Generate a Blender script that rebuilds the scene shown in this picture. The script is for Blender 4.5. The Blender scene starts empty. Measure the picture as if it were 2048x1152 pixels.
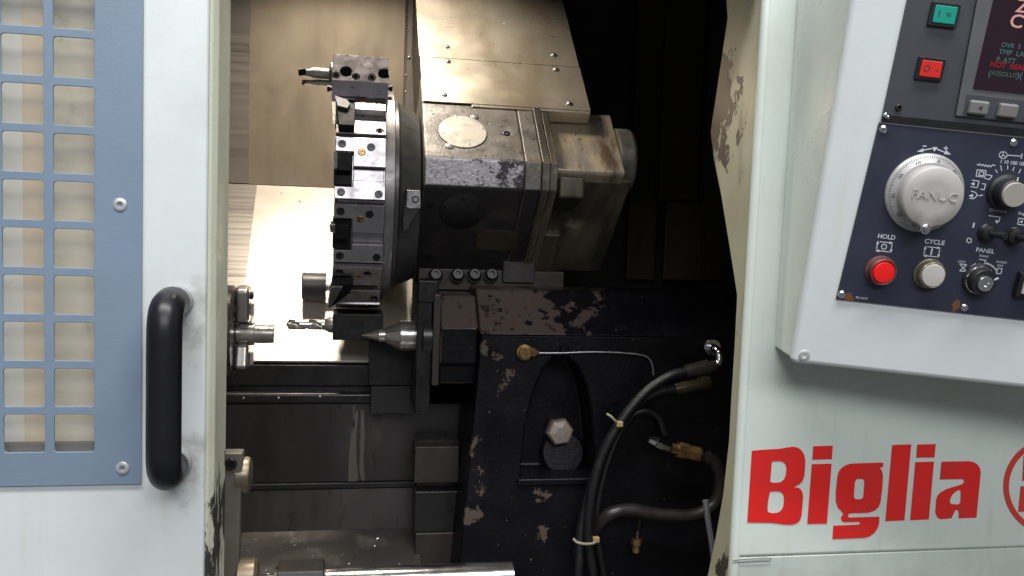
import bpy, bmesh, math, random
from mathutils import Vector, Matrix
random.seed(7)
sc = bpy.context.scene
C = sc.collection
rad = math.radians

# ------------------------------------------------------------------ camera
F = 1770.0                                   # focal length in photograph pixels (2048 wide)
H = 1.40                                     # camera height
def nrm(v): return Vector(v).normalized()
Xc = nrm((9476, 214, 1770))                  # world X in camera axes (right, down, forward)
Dc = Vector((-624, 22000, 1770)); Dc = (Dc - Xc * Dc.dot(Xc)).normalized()
Yc = Xc.cross(Dc)
CAM = Vector((0, 0, H))
def w(v):                                    # camera-axes vector -> world vector
    v = Vector(v); return Vector((Xc.dot(v), Yc.dot(v), -Dc.dot(v)))
cam_d = bpy.data.cameras.new('camera'); cam = bpy.data.objects.new('camera', cam_d); C.objects.link(cam)
cam_d.sensor_width = 36; cam_d.lens = 36 * F / 2048; cam_d.clip_start = 0.02; cam_d.clip_end = 100
r_, d_, f_ = w((1, 0, 0)), w((0, 1, 0)), w((0, 0, 1))
cam.matrix_world = Matrix(((r_.x, -d_.x, -f_.x, 0), (r_.y, -d_.y, -f_.y, 0), (r_.z, -d_.z, -f_.z, H), (0, 0, 0, 1)))
sc.camera = cam

# ------------------------------------------------------------------ light
wd = bpy.data.worlds.new('World'); sc.world = wd; wd.use_nodes = True
bg = wd.node_tree.nodes['Background']; bg.inputs[0].default_value = (0.92, 0.96, 1.0, 1); bg.inputs[1].default_value = 0.15
def area(name, loc, target, sx, sy, power, col, spread=180):
    l = bpy.data.lights.new(name, 'AREA'); l.shape = 'RECTANGLE'; l.size = sx; l.size_y = sy
    l.energy = power; l.color = col; l.spread = rad(spread)
    o = bpy.data.objects.new(name, l); C.objects.link(o); o.location = loc
    o.rotation_euler = (Vector(target) - Vector(loc)).to_track_quat('-Z', 'Y').to_euler()
    return o
area('ceiling_and_fill_light', (0.0, -0.30, H + 2.8), (0.1, 0.9, H), 3.6, 0.5, 178, (1.0, 1.0, 0.985))
area('ceiling_and_fill_light', (0.3, -2.4, H + 1.75), (0.2, 1.0, H - 0.1), 3.2, 0.9, 88, (0.97, 0.98, 1.0))  # unseen fill lamp added behind the camera to brighten the white fronts
area('work_lamp', (-0.02, 1.47, H + 0.62), (-0.02, 1.50, H - 0.3), 0.26, 0.09, 5.4, (1.0, 0.89, 0.745), 120)
sc.view_settings.view_transform = 'Standard'; sc.view_settings.look = 'None'
sc.view_settings.exposure = 0.0; sc.view_settings.gamma = 1.0
sc.render.engine = 'CYCLES'

# ------------------------------------------------------------------ pixel -> place
def ray(px, py): return w(((px - 1024) / F, (py - 576) / F, 1.0))
def P(px, py, Y):                            # point seen at (px,py) on the plane y=Y
    d = ray(px, py); return CAM + d * (Y / d.y)
def PX(px, py, X):
    d = ray(px, py); return CAM + d * (X / d.x)
def PN(px, py, o, n):
    d = ray(px, py); n = Vector(n); return CAM + d * ((Vector(o) - CAM).dot(n) / d.dot(n))
def mpp(p): return (Vector(p) - CAM).dot(f_) / F

# ------------------------------------------------------------------ materials
def N(nt, t, **k):
    n = nt.nodes.new(t)
    for a, b in k.items(): setattr(n, a, b)
    return n
def mat(name, base, rough=0.5, metal=0.0, layers=(), bump=None, var=0.12, vscale=6.0, vstretch=(1, 1, 1),
        rvar=0.12, spec=0.5, coat=0.0, emit=None, estr=1.0, trans=0.0, alpha=1.0):
    m = bpy.data.materials.new(name); m.use_nodes = True; nt = m.node_tree; L = nt.links
    b = nt.nodes['Principled BSDF']
    geo = N(nt, 'ShaderNodeNewGeometry')
    def noise(scale, stretch=(1, 1, 1), detail=6, rough_=0.6, off=0.0):
        mp = N(nt, 'ShaderNodeMapping'); mp.inputs['Scale'].default_value = stretch; mp.inputs['Location'].default_value = (off, off * .7, off * 1.3)
        L.new(geo.outputs['Position'], mp.inputs['Vector'])
        n = N(nt, 'ShaderNodeTexNoise'); n.inputs['Scale'].default_value = scale; n.inputs['Detail'].default_value = detail
        n.inputs['Roughness'].default_value = rough_; L.new(mp.outputs[0], n.inputs['Vector']); return n.outputs['Fac']
    def mrange(src, a, b_, c=0.0, d=1.0, smooth=False):
        r = N(nt, 'ShaderNodeMapRange'); r.interpolation_type = 'SMOOTHSTEP' if smooth else 'LINEAR'
        for i, v in enumerate((a, b_, c, d)): r.inputs[i + 1].default_value = v
        L.new(src, r.inputs[0]); return r.outputs[0]
    def math_(op, a, bb):
        n = N(nt, 'ShaderNodeMath', operation=op)
        for i, v in enumerate((a, bb)):
            if isinstance(v, (int, float)): n.inputs[i].default_value = v
            else: L.new(v, n.inputs[i])
        return n.outputs[0]
    def mixc(f, a, bb):
        n = N(nt, 'ShaderNodeMix', data_type='RGBA'); L.new(f, n.inputs[0])
        for i, v in ((6, a), (7, bb)):
            if isinstance(v, tuple): n.inputs[i].default_value = (*v, 1)
            else: L.new(v, n.inputs[i])
        return n.outputs[2]
    def mixf(f, a, bb):
        n = N(nt, 'ShaderNodeMix', data_type='FLOAT'); L.new(f, n.inputs[0])
        for i, v in ((2, a), (3, bb)):
            if isinstance(v, (int, float)): n.inputs[i].default_value = v
            else: L.new(v, n.inputs[i])
        return n.outputs[0]
    v0 = noise(vscale, vstretch, 8, 0.65, 3.1)
    lo = tuple(c * (1 - var) for c in base); hi = tuple(min(1, c * (1 + var)) for c in base)
    col = mixc(mrange(v0, 0.3, 0.7), lo, hi)
    rg = mrange(noise(vscale * 2.3, vstretch, 6, 0.6, 9.0), 0.3, 0.7, max(0.03, rough - rvar), min(1, rough + rvar))
    mt = None; hsum = None
    sep = None
    for i, ly in enumerate(layers):
        f = noise(ly.get('scale', 10), ly.get('stretch', (1, 1, 1)), ly.get('detail', 8), ly.get('nr', 0.62), 11.3 * (i + 1))
        if 'at' in ly:                         # a stain with a place of its own
            vm = N(nt, 'ShaderNodeVectorMath', operation='DISTANCE'); L.new(geo.outputs['Position'], vm.inputs[0]); vm.inputs[1].default_value = ly['at']
            f = math_('ADD', f, mrange(vm.outputs['Value'], 0, ly['r'], ly.get('amt', .5), -ly.get('amt', .5)))
        if 'axis' in ly:
            if sep is None: sep = N(nt, 'ShaderNodeSeparateXYZ'); L.new(geo.outputs['Position'], sep.inputs[0])
            f = math_('ADD', f, mrange(sep.outputs[ly['axis']], ly['a0'], ly['a1'], 0, ly.get('amt', .4)))
        s = ly.get('soft', 0.01)
        f = mrange(f, ly['thr'] - s, ly['thr'] + s, 0, ly.get('op', 1.0), True)
        col = mixc(f, col, ly['color'])
        if 'rough' in ly: rg = mixf(f, rg, ly['rough'])
        if 'metal' in ly: mt = mixf(f, mt if mt is not None else metal, ly['metal'])
        if 'depth' in ly:
            hh = math_('MULTIPLY', f, ly['depth']); hsum = hh if hsum is None else math_('ADD', hsum, hh)
    L.new(col, b.inputs['Base Color']); L.new(rg, b.inputs['Roughness'])
    if mt is not None: L.new(mt, b.inputs['Metallic'])
    else: b.inputs['Metallic'].default_value = metal
    b.inputs['Specular IOR Level'].default_value = spec
    if coat: b.inputs['Coat Weight'].default_value = coat; b.inputs['Coat Roughness'].default_value = 0.2
    if trans: b.inputs['Transmission Weight'].default_value = trans
    if alpha < 1: b.inputs['Alpha'].default_value = alpha
    if emit: b.inputs['Emission Color'].default_value = (*emit, 1); b.inputs['Emission Strength'].default_value = estr
    if bump or hsum is not None:
        bn = N(nt, 'ShaderNodeBump')
        if bump:
            hb = math_('MULTIPLY', noise(bump[0], bump[2] if len(bump) > 2 else (1, 1, 1), 4, 0.6, 5.0), bump[1])
            hsum = hb if hsum is None else math_('ADD', hsum, hb)
        L.new(hsum, bn.inputs['Height']); bn.inputs['Distance'].default_value = 0.001; bn.inputs['Strength'].default_value = 1.0
        L.new(bn.outputs[0], b.inputs['Normal'])
    return m

zt = lambda y, Y, x=700: P(x, y, Y).z
M = {}
DIRT = (0.16, 0.15, 0.12); BLK = (0.018, 0.018, 0.02)
M['white'] = mat('white_paint', (0.60, 0.635, 0.645), 0.38, var=0.035, vscale=3, bump=(160, 0.10), layers=[
    dict(color=(0.40, 0.41, 0.36), scale=5, thr=0.62, soft=0.16, op=0.30),
    dict(color=(0.52, 0.50, 0.38), scale=7, stretch=(5, 1, 0.5), thr=0.66, soft=0.12, op=0.30),
    dict(color=DIRT, scale=70, thr=0.80, soft=0.02, detail=3, op=0.75),
    dict(color=DIRT, scale=30, stretch=(1, 1, 0.2), thr=0.79, soft=0.03, op=0.5)])
HZ = [P(372, 600, 0.97), P(375, 930, 0.97), P(368, 660, 0.97)]
M['door_white'] = mat('handled_white_paint', (0.60, 0.635, 0.645), 0.38, var=0.04, vscale=3, bump=(160, 0.10), layers=[
    dict(color=(0.40, 0.41, 0.38), scale=5, thr=0.60, soft=0.16, op=0.35),
    dict(color=(0.48, 0.45, 0.34), scale=7, stretch=(5, 1, 0.5), thr=0.64, soft=0.12, op=0.30)] + [
    dict(color=(0.22, 0.21, 0.18), scale=32, thr=0.62, soft=0.14, at=tuple(p), r=0.07, amt=0.22, op=0.6) for p in HZ] + [
    dict(color=DIRT, scale=70, thr=0.775, soft=0.02, detail=3, op=0.75),
    dict(color=DIRT, scale=30, stretch=(1, 1, 0.2), thr=0.77, soft=0.03, op=0.5)])
M['frame_white'] = mat('mint_white_paint', (0.575, 0.635, 0.59), 0.34, var=0.035, vscale=3, bump=(160, 0.10), layers=[
    dict(color=(0.42, 0.43, 0.37), scale=6, thr=0.60, soft=0.16, op=0.35),
    dict(color=(0.40, 0.39, 0.32), scale=11, stretch=(4, 1, 0.5), thr=0.64, soft=0.10, op=0.30),
    dict(color=(0.30, 0.30, 0.26), scale=20, stretch=(0.5, 1, 3), thr=0.75, soft=0.03, op=0.35),
    dict(color=(0.33, 0.33, 0.28), scale=9, thr=0.86, soft=0.2, op=0.45, axis=2, a0=zt(1000, 1.0, 1700), a1=zt(1160, 1.0, 1700), amt=0.35),
    dict(color=DIRT, scale=75, thr=0.79, soft=0.02, detail=3, op=0.7)])
M['cream'] = mat('yellowed_paint', (0.50, 0.50, 0.37), 0.42, var=0.06, vscale=8, bump=(220, 0.25), layers=[
    dict(color=(0.36, 0.32, 0.20), scale=9, thr=0.6, soft=0.12, op=0.45),
    dict(color=(0.05, 0.045, 0.04), scale=65, thr=0.735, soft=0.012, detail=4, op=0.95, rough=0.6)])
zdoor0, zdoor1 = zt(770, 1.0, 430), zt(960, 1.0, 430)
M['door_edge'] = mat('chipped_door_edge_paint', (0.50, 0.515, 0.41), 0.42, var=0.06, vscale=8, bump=(240, 0.35), layers=[
    dict(color=(0.34, 0.31, 0.22), scale=12, thr=0.62, soft=0.1, op=0.4),
    dict(color=(0.42, 0.45, 0.40), scale=26, thr=0.80, soft=0.06, op=0.5, axis=2, a0=zt(640, 1.0, 430), a1=zt(800, 1.0, 430), amt=0.2, depth=-0.5),
    dict(color=(0.030, 0.030, 0.030), scale=22, stretch=(1.0, 1.0, 0.4), thr=0.80, soft=0.012, nr=0.72, axis=2, a0=zdoor0, a1=zdoor1, amt=0.30, rough=0.55, depth=-0.8),
    dict(color=(0.05, 0.045, 0.04), scale=60, thr=0.735, soft=0.012, detail=4, op=0.95)])
pj = PX(1440, 210, 0.49)
M['jamb'] = mat('worn_jamb_paint', (0.39, 0.38, 0.28), 0.42, var=0.07, vscale=8, bump=(220, 0.25), layers=[
    dict(color=(0.34, 0.30, 0.18), scale=9, thr=0.6, soft=0.12, op=0.5),
    dict(color=(0.075, 0.055, 0.045), scale=26, thr=0.62, soft=0.012, at=tuple(PX(1428, 215, 0.49)), r=0.27, amt=0.36, rough=0.5, depth=-0.6),
    dict(color=(0.05, 0.045, 0.035), scale=30, thr=0.66, soft=0.012, at=tuple(PX(1462, 1130, 0.49)), r=0.085, amt=0.32, rough=0.5, depth=-0.6),
    dict(color=(0.05, 0.045, 0.035), scale=60, thr=0.70, soft=0.012, detail=4, op=0.95, depth=-0.4),
    dict(color=(0.16, 0.13, 0.09), scale=24, stretch=(1, 1, 0.35), thr=0.66, soft=0.06, op=0.55)])
M['blue'] = mat('blue_grey_paint', (0.165, 0.222, 0.298), 0.42, var=0.04, vscale=4, bump=(260, 0.16), layers=[
    dict(color=(0.14, 0.18, 0.24), scale=5, thr=0.62, soft=0.15, op=0.5),
    dict(color=(0.10, 0.12, 0.15), scale=60, thr=0.78, soft=0.02, detail=3, op=0.6)])
M['handle'] = mat('black_handle_plastic', (0.007, 0.007, 0.010), 0.36, 0.0, spec=0.35, var=0.1, bump=(300, 0.05))
M['grey_plastic'] = mat('grey_handle_foot', (0.30, 0.31, 0.32), 0.5, var=0.1)
xa, xb = P(46, 460, 0.99).x, P(92, 460, 0.99).x
M['backing'] = mat('yellowed_inner_sheet', (0.52, 0.465, 0.345), 0.5, var=0.12, vscale=8, layers=[
    dict(color=(0.42, 0.37, 0.26), scale=14, thr=0.60, soft=0.12, op=0.4),
    dict(color=(0.20, 0.15, 0.10), scale=30, thr=0.66, soft=0.06, op=0.5),
    dict(color=(0.28, 0.25, 0.19), scale=10, stretch=(1, 1, 2), thr=0.56, soft=0.12, op=0.55)])
M['tan'] = mat('tan_stained_strip', (0.49, 0.385, 0.255), 0.5, var=0.1, vscale=9, layers=[
    dict(color=(0.22, 0.13, 0.07), scale=22, thr=0.66, soft=0.06, op=0.5)])
M['pale'] = mat('pale_grey_inner_strip', (0.56, 0.55, 0.48), 0.5, var=0.06, vscale=9, layers=[
    dict(color=(0.30, 0.27, 0.2), scale=16, thr=0.66, soft=0.08, op=0.4)])
M['glass'] = mat('scuffed_window_pane', (0.9, 0.9, 0.86), 0.12, alpha=0.09, var=0.02)
M['rubber'] = mat('black_rubber', (0.02, 0.017, 0.016), 0.55)
M['red'] = mat('red_vinyl', (0.66, 0.017, 0.014), 0.36, var=0.05, layers=[dict(color=(0.48, 0.03, 0.03), scale=14, thr=0.6, soft=0.1, op=0.5)])
M['emblem_red'] = mat('orange_red_vinyl', (0.56, 0.045, 0.03), 0.36, var=0.05)
M['chrome'] = mat('bright_steel', (0.72, 0.72, 0.73), 0.16, 1.0, var=0.05, rvar=0.06)
M['zinc'] = mat('zinc_plated_steel', (0.62, 0.62, 0.61), 0.36, 0.6, var=0.08, vscale=60)
M['steel'] = mat('machined_steel', (0.46, 0.45, 0.44), 0.34, 0.85, var=0.12, vscale=30, layers=[
    dict(color=(0.14, 0.12, 0.10), scale=40, thr=0.70, soft=0.05, op=0.6)], bump=(400, 0.06))
M['stainless'] = mat('stainless_sheet', (0.44, 0.375, 0.29), 0.40, 0.75, var=0.07, vscale=5, vstretch=(1.5, 1, 1), rvar=0.06,
    bump=(26, 0.05, (1, 14, 14)), layers=[
    dict(color=(0.22, 0.19, 0.16), scale=240, thr=0.80, soft=0.02, detail=2, op=0.8),
    dict(color=(0.30, 0.245, 0.18), scale=4, thr=0.60, soft=0.15, op=0.5),
    dict(color=(0.25, 0.19, 0.13), scale=9, stretch=(2.4, 1, 0.25), thr=0.56, soft=0.14, op=0.25)])
M['bed_sheet'] = mat('bright_bed_sheet', (0.66, 0.61, 0.54), 0.40, 0.6, var=0.05, vscale=5, rvar=0.06, bump=(26, 0.04, (1, 14, 14)), layers=[
    dict(color=(0.16, 0.13, 0.11), scale=60, stretch=(1.0, 2.2, 2.2), thr=0.805, soft=0.012, detail=3, op=0.9)])
M['streaky'] = mat('brushed_worn_sheet', (0.34, 0.315, 0.285), 0.38, 0.7, var=0.04, vscale=3, vstretch=(0.3, 20, 20), bump=(30, 0.05, (1, 16, 16)), layers=[
    dict(color=(0.10, 0.09, 0.085), scale=3, stretch=(1.0, 40, 40), thr=0.70, soft=0.03, detail=3, op=0.6),
    dict(color=(0.20, 0.18, 0.165), scale=6, stretch=(1, 3, 3), thr=0.58, soft=0.12, op=0.2)])
M['strip_grey'] = mat('grey_edge_strip', (0.20, 0.18, 0.16), 0.5, 0.4, var=0.12, vscale=12)
M['slide'] = mat('oil_stained_slide_cover', (0.66, 0.60, 0.49), 0.33, 0.7, var=0.10, vscale=6, rvar=0.10, bump=(30, 0.05, (16, 1, 1)), layers=[
    dict(color=(0.30, 0.19, 0.08), scale=8, stretch=(1.6, 0.7, 0.7), thr=0.56, soft=0.15, op=0.5),
    dict(color=(0.42, 0.40, 0.36), scale=11, thr=0.62, soft=0.12, op=0.5),
    dict(color=(0.10, 0.08, 0.05), scale=30, stretch=(3, 0.5, 0.5), thr=0.74, soft=0.05, op=0.5)])
M['cast_grey'] = mat('oily_grey_casting', (0.135, 0.125, 0.112), 0.44, 0.25, var=0.3, vscale=14, bump=(150, 0.5), layers=[
    dict(color=(0.26, 0.245, 0.22), scale=24, thr=0.60, soft=0.08, op=0.6),
    dict(color=(0.055, 0.05, 0.045), scale=20, nr=0.75, thr=0.57, soft=0.05, op=0.75),
    dict(color=(0.03, 0.027, 0.025), scale=90, thr=0.64, soft=0.03, detail=4, op=0.7, depth=-0.4),
    dict(color=(0.22, 0.16, 0.085), scale=9, thr=0.64, soft=0.10, op=0.6)])
M['worn_face'] = mat('pitted_worn_metal', (0.36, 0.345, 0.37), 0.42, 0.5, var=0.15, vscale=20, bump=(150, 0.9), layers=[  # worn and pitted; the lilac brightness of cool room light is in the colour
    dict(color=(0.045, 0.04, 0.043), scale=55, thr=0.70, soft=0.04, nr=0.8, rough=0.6, depth=-0.6, axis=0, a0=P(860, 347, 1.36).x, a1=P(1040, 347, 1.36).x, amt=0.20),
    dict(color=(0.10, 0.09, 0.095), scale=140, thr=0.60, soft=0.05, detail=3, op=0.7)])
M['cast_dark'] = mat('oily_and_shaded_casting', (0.020, 0.018, 0.020), 0.36, 0.1, var=0.25, vscale=9, bump=(160, 0.35), layers=[  # also used on downward faces, with their shade in the colour
    dict(color=(0.075, 0.06, 0.055), scale=11, thr=0.63, soft=0.10, op=0.5)])
M['cast_olive'] = mat('yellow_brown_oily_casting', (0.12, 0.10, 0.072), 0.42, 0.2, var=0.22, vscale=8, bump=(180, 0.35), layers=[
    dict(color=(0.04, 0.033, 0.025), scale=6, stretch=(2.6, 1, 0.5), thr=0.50, soft=0.10, op=0.9),
    dict(color=(0.36, 0.32, 0.23), scale=15, thr=0.66, soft=0.07, op=0.5),
    dict(color=(0.03, 0.02, 0.015), scale=36, thr=0.69, soft=0.05, op=0.7)])
M['cover_stain'] = mat('rust_stained_cover', (0.40, 0.33, 0.23), 0.40, 0.3, var=0.2, vscale=14, bump=(160, 0.3), layers=[
    dict(color=(0.15, 0.155, 0.16), scale=15, stretch=(2.0, .6, .6), thr=0.55, soft=0.10, op=0.7),
    dict(color=(0.09, 0.045, 0.02), scale=17, stretch=(2.0, .6, .6), thr=0.58, soft=0.10, op=0.8),
    dict(color=(0.04, 0.03, 0.02), scale=60, thr=0.64, soft=0.04, op=0.6)])
M['plate_light'] = mat('pale_cover_plate', (0.42, 0.39, 0.34), 0.5, 0.25, var=0.1, vscale=16, layers=[
    dict(color=(0.24, 0.22, 0.19), scale=40, nr=0.75, thr=0.54, soft=0.08, op=0.7)])
M['nameplate'] = mat('dull_brass_nameplate', (0.055, 0.045, 0.03), 0.45, 0.4, var=0.25, vscale=30)
M['turret'] = mat('ground_turret_steel', (0.30, 0.285, 0.295), 0.34, 0.9, var=0.14, vscale=22, bump=(300, 0.12), layers=[
    dict(color=(0.13, 0.115, 0.12), scale=28, thr=0.62, soft=0.07, op=0.6),
    dict(color=(0.05, 0.04, 0.04), scale=85, thr=0.70, soft=0.03, op=0.7)])
M['turret_dark'] = mat('dark_turret_steel', (0.075, 0.072, 0.072), 0.42, 0.5, var=0.2, vscale=18, bump=(250, 0.15))
M['black_ox'] = mat('black_oxide_steel', (0.014, 0.014, 0.015), 0.36, 0.35, var=0.25, vscale=30, bump=(300, 0.12))
M['rim'] = mat('dull_rim_steel', (0.21, 0.20, 0.20), 0.42, 0.8, var=0.2, vscale=25, bump=(200, 0.2))
M['hole'] = mat('dark_screw_steel', (0.012, 0.011, 0.012), 0.40, 0.3, var=0.2)
M['brass'] = mat('dirty_brass', (0.30, 0.19, 0.075), 0.36, 0.8, var=0.25, vscale=50, layers=[dict(color=(0.06, 0.04, 0.02), scale=90, thr=0.56, soft=0.08, op=0.7)])
M['speckled'] = mat('speckled_tool_block_steel', (0.36, 0.33, 0.37), 0.40, 0.8, var=0.1, vscale=18, bump=(300, 0.1), layers=[  # real speckles; the purple cast of room light is mixed into the base
    dict(color=(0.06, 0.05, 0.06), scale=95, thr=0.66, soft=0.02, detail=4, op=0.9, depth=-0.3)])
M['dark_steel'] = mat('dark_turned_steel', (0.16, 0.15, 0.145), 0.26, 0.85, var=0.06, vscale=30)
M['mid_steel'] = mat('polished_grey_steel', (0.48, 0.46, 0.44), 0.24, 0.85, var=0.06, vscale=30)
M['tool_black'] = mat('black_tool_steel', (0.008, 0.008, 0.009), 0.6, 0.0, var=0.25, vscale=40, spec=0.12)
M['drill'] = mat('ground_drill_steel', (0.62, 0.60, 0.57), 0.27, 0.9, var=0.05)
M['carbide'] = mat('carbide_insert', (0.09, 0.093, 0.10), 0.55, 0.2, var=0.1)
M['tool_grey'] = mat('grey_tool_rubber', (0.040, 0.040, 0.043), 0.5, 0.0, var=0.1)
BR = (0.080, 0.059, 0.051)
xf, zf = P(1010, 700, 1.34).x, zt(672, 1.34, 1000)
M['tail'] = mat('flaked_navy_tailstock_paint', (0.0055, 0.0055, 0.008), 0.42, 0.0, spec=0.2, var=0.25, vscale=12, bump=(130, 0.55), layers=[
    dict(color=BR, scale=19, nr=0.68, thr=0.69, soft=0.008, axis=0, a0=P(1380, 640, 1.36).x, a1=P(930, 640, 1.36).x, amt=0.34, rough=0.48, depth=-0.6),
    dict(color=(0.014, 0.010, 0.010), scale=42, thr=0.60, soft=0.03, op=0.8),
    dict(color=(0.09, 0.03, 0.03), scale=40, thr=0.74, soft=0.012),
    dict(color=(0.14, 0.12, 0.11), scale=120, thr=0.745, soft=0.012, detail=2)])
M['tail_front'] = mat('navy_tailstock_paint_chipped', (0.0035, 0.0035, 0.0052), 0.40, 0.0, spec=0.22, var=0.3, vscale=10, bump=(120, 0.8), layers=[
    *[dict(color=BR, scale=36, nr=0.72, thr=0.685, soft=0.010, at=tuple(P(x, y, 1.34)), r=r * 2.4, amt=0.2, rough=0.48, depth=-0.6) for x, y, r in ((1001, 716, .022), (1012, 768, .030), (1092, 988, .026), (952, 880, .030), (950, 935, .026), (946, 995, .032), (938, 1040, .03), (968, 700, .02), (1090, 1060, .02))],
    dict(color=BR, scale=22, nr=0.68, thr=0.735, soft=0.008, rough=0.48, depth=-0.6),
    dict(color=(0.13, 0.115, 0.105), scale=130, thr=0.75, soft=0.012, detail=2)])
M['dark_sheet'] = mat('wet_and_shaded_sheet', (0.042, 0.038, 0.037), 0.34, 0.4, var=0.25, vscale=6, vstretch=(3, 1, 0.6), bump=(40, 0.05, (12, 1, 1)))  # on the tray's steep part this colour holds painted shade
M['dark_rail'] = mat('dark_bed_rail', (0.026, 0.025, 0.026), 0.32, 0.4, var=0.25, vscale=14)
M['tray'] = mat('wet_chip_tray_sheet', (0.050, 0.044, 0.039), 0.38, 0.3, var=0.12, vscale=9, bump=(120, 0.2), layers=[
    dict(color=(0.10, 0.055, 0.025), scale=7, stretch=(4, 0.6, 0.6), thr=0.64, soft=0.07, op=0.55),
    dict(color=(0.035, 0.03, 0.025), scale=90, thr=0.71, soft=0.02, op=0.8),
    dict(color=(0.18, 0.165, 0.15), scale=16, thr=0.60, soft=0.1, op=0.6)])
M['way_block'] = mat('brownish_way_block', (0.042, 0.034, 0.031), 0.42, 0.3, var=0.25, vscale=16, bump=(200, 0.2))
M['smear'] = mat('dried_coolant_smear', (0.11, 0.096, 0.08), 0.5, 0.1, var=0.25, vscale=10, vstretch=(10, 1, 0.5))
M['interior'] = mat('black_interior_paint', (0.012, 0.0115, 0.012), 0.45, var=0.4, vscale=5, bump=(60, 0.2))  # near-black base for inner walls and dark gaps
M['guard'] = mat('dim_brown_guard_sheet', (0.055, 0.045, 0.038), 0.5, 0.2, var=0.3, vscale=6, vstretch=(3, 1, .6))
M['hose'] = mat('black_hydraulic_hose', (0.007, 0.007, 0.008), 0.40, var=0.2, vscale=40, bump=(220, 0.3))
M['hose_red'] = mat('reddish_grey_hose', (0.018, 0.013, 0.013), 0.42, var=0.15, vscale=30)
M['tie'] = mat('yellowed_nylon_tie', (0.26, 0.235, 0.18), 0.45, var=0.1)
M['tie_knot'] = mat('tan_tie_head', (0.36, 0.24, 0.115), 0.45, var=0.1)
M['fitting'] = mat('oily_hose_fitting', (0.065, 0.06, 0.052), 0.36, 0.7, var=0.25, vscale=40)
M['crimp'] = mat('brown_crimp_sleeve', (0.075, 0.06, 0.04), 0.42, 0.6, var=0.25, vscale=40)
M['nut'] = mat('pale_hex_nut_face', (0.28, 0.235, 0.205), 0.45, 0.4, var=0.18, vscale=40, bump=(140, 0.4))
M['pipe'] = mat('galvanised_pipe', (0.40, 0.39, 0.42), 0.34, 0.85, var=0.12, vscale=50)
M['arm'] = mat('grey_brown_arm_steel', (0.17, 0.15, 0.13), 0.42, 0.5, var=0.2, vscale=16, bump=(200, 0.2))
M['pin'] = mat('dull_brass_pin', (0.20, 0.165, 0.12), 0.38, 0.7, var=0.15, vscale=20)
# control box
M['navy'] = None
M['unit'] = mat('dark_grey_display_plate', (0.042, 0.046, 0.055), 0.5, var=0.06)
M['bezel'] = mat('grey_display_bezel', (0.085, 0.088, 0.094), 0.5, var=0.06)
M['unit_black'] = mat('black_button_frame', (0.008, 0.008, 0.010), 0.4)
M['green_b'] = mat('green_push_button', (0.0, 0.21, 0.155), 0.4, var=0.05, emit=(0.0, 0.30, 0.21), estr=0.18)  # cap also emits a little green over its base colour
M['red_b'] = mat('red_push_button', (0.46, 0.015, 0.012), 0.4, var=0.05, emit=(0.8, 0.02, 0.012), estr=0.12)  # cap also emits a little red over its base colour
M['red_glow'] = mat('red_glow_button_cap', (0.55, 0.012, 0.012), 0.3, var=0.04, emit=(0.9, 0.005, 0.005), estr=0.22)  # emission added on top of the red cap colour
M['white_cap'] = mat('off_white_button_cap', (0.46, 0.435, 0.42), 0.45, var=0.05)
M['btn_ink'] = mat('button_ink', (0.03, 0.03, 0.02), 0.5)
M['bez_red'] = mat('worn_red_button_ring', (0.14, 0.055, 0.05), 0.4, 0.2, var=0.25, vscale=50)
M['bez_olive'] = mat('tarnished_button_ring', (0.20, 0.18, 0.12), 0.38, 0.5, var=0.25, vscale=50)
M['screen'] = mat('dark_crt_glass', (0.010, 0.006, 0.010), 0.14, var=0.05, emit=(0.018, 0.006, 0.012), estr=0.6)
M['t_pink'] = mat('pink_screen_text', (0.1, 0.05, 0.05), 0.4, emit=(0.80, 0.42, 0.38), estr=0.6)
M['t_cyan'] = mat('cyan_screen_text', (0.02, 0.05, 0.05), 0.4, emit=(0.08, 0.27, 0.25), estr=0.35)
M['t_green'] = mat('green_screen_text', (0.02, 0.05, 0.03), 0.4, emit=(0.05, 0.16, 0.09), estr=0.4)
M['t_red'] = mat('red_screen_text', (0.05, 0.0, 0.0), 0.4, emit=(0.30, 0.012, 0.02), estr=0.45)
M['key'] = mat('grey_soft_key', (0.15, 0.147, 0.145), 0.4, var=0.05)
M['ink'] = mat('white_panel_ink', (0.52, 0.54, 0.60), 0.5, var=0.12, vscale=90)
M['dial'] = mat('satin_dial_face', (0.43, 0.42, 0.42), 0.32, 0.35, var=0.03)
M['knob'] = mat('warm_grey_knob_plastic', (0.38, 0.36, 0.345), 0.48, var=0.05, vscale=20)
M['dial_ink'] = mat('dark_dial_ink', (0.06, 0.06, 0.065), 0.5)
M['selector'] = mat('black_selector_knob', (0.008, 0.008, 0.010), 0.45)
M['sel_cap'] = mat('olive_grey_knob_cap', (0.28, 0.27, 0.235), 0.5, var=0.04)

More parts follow.
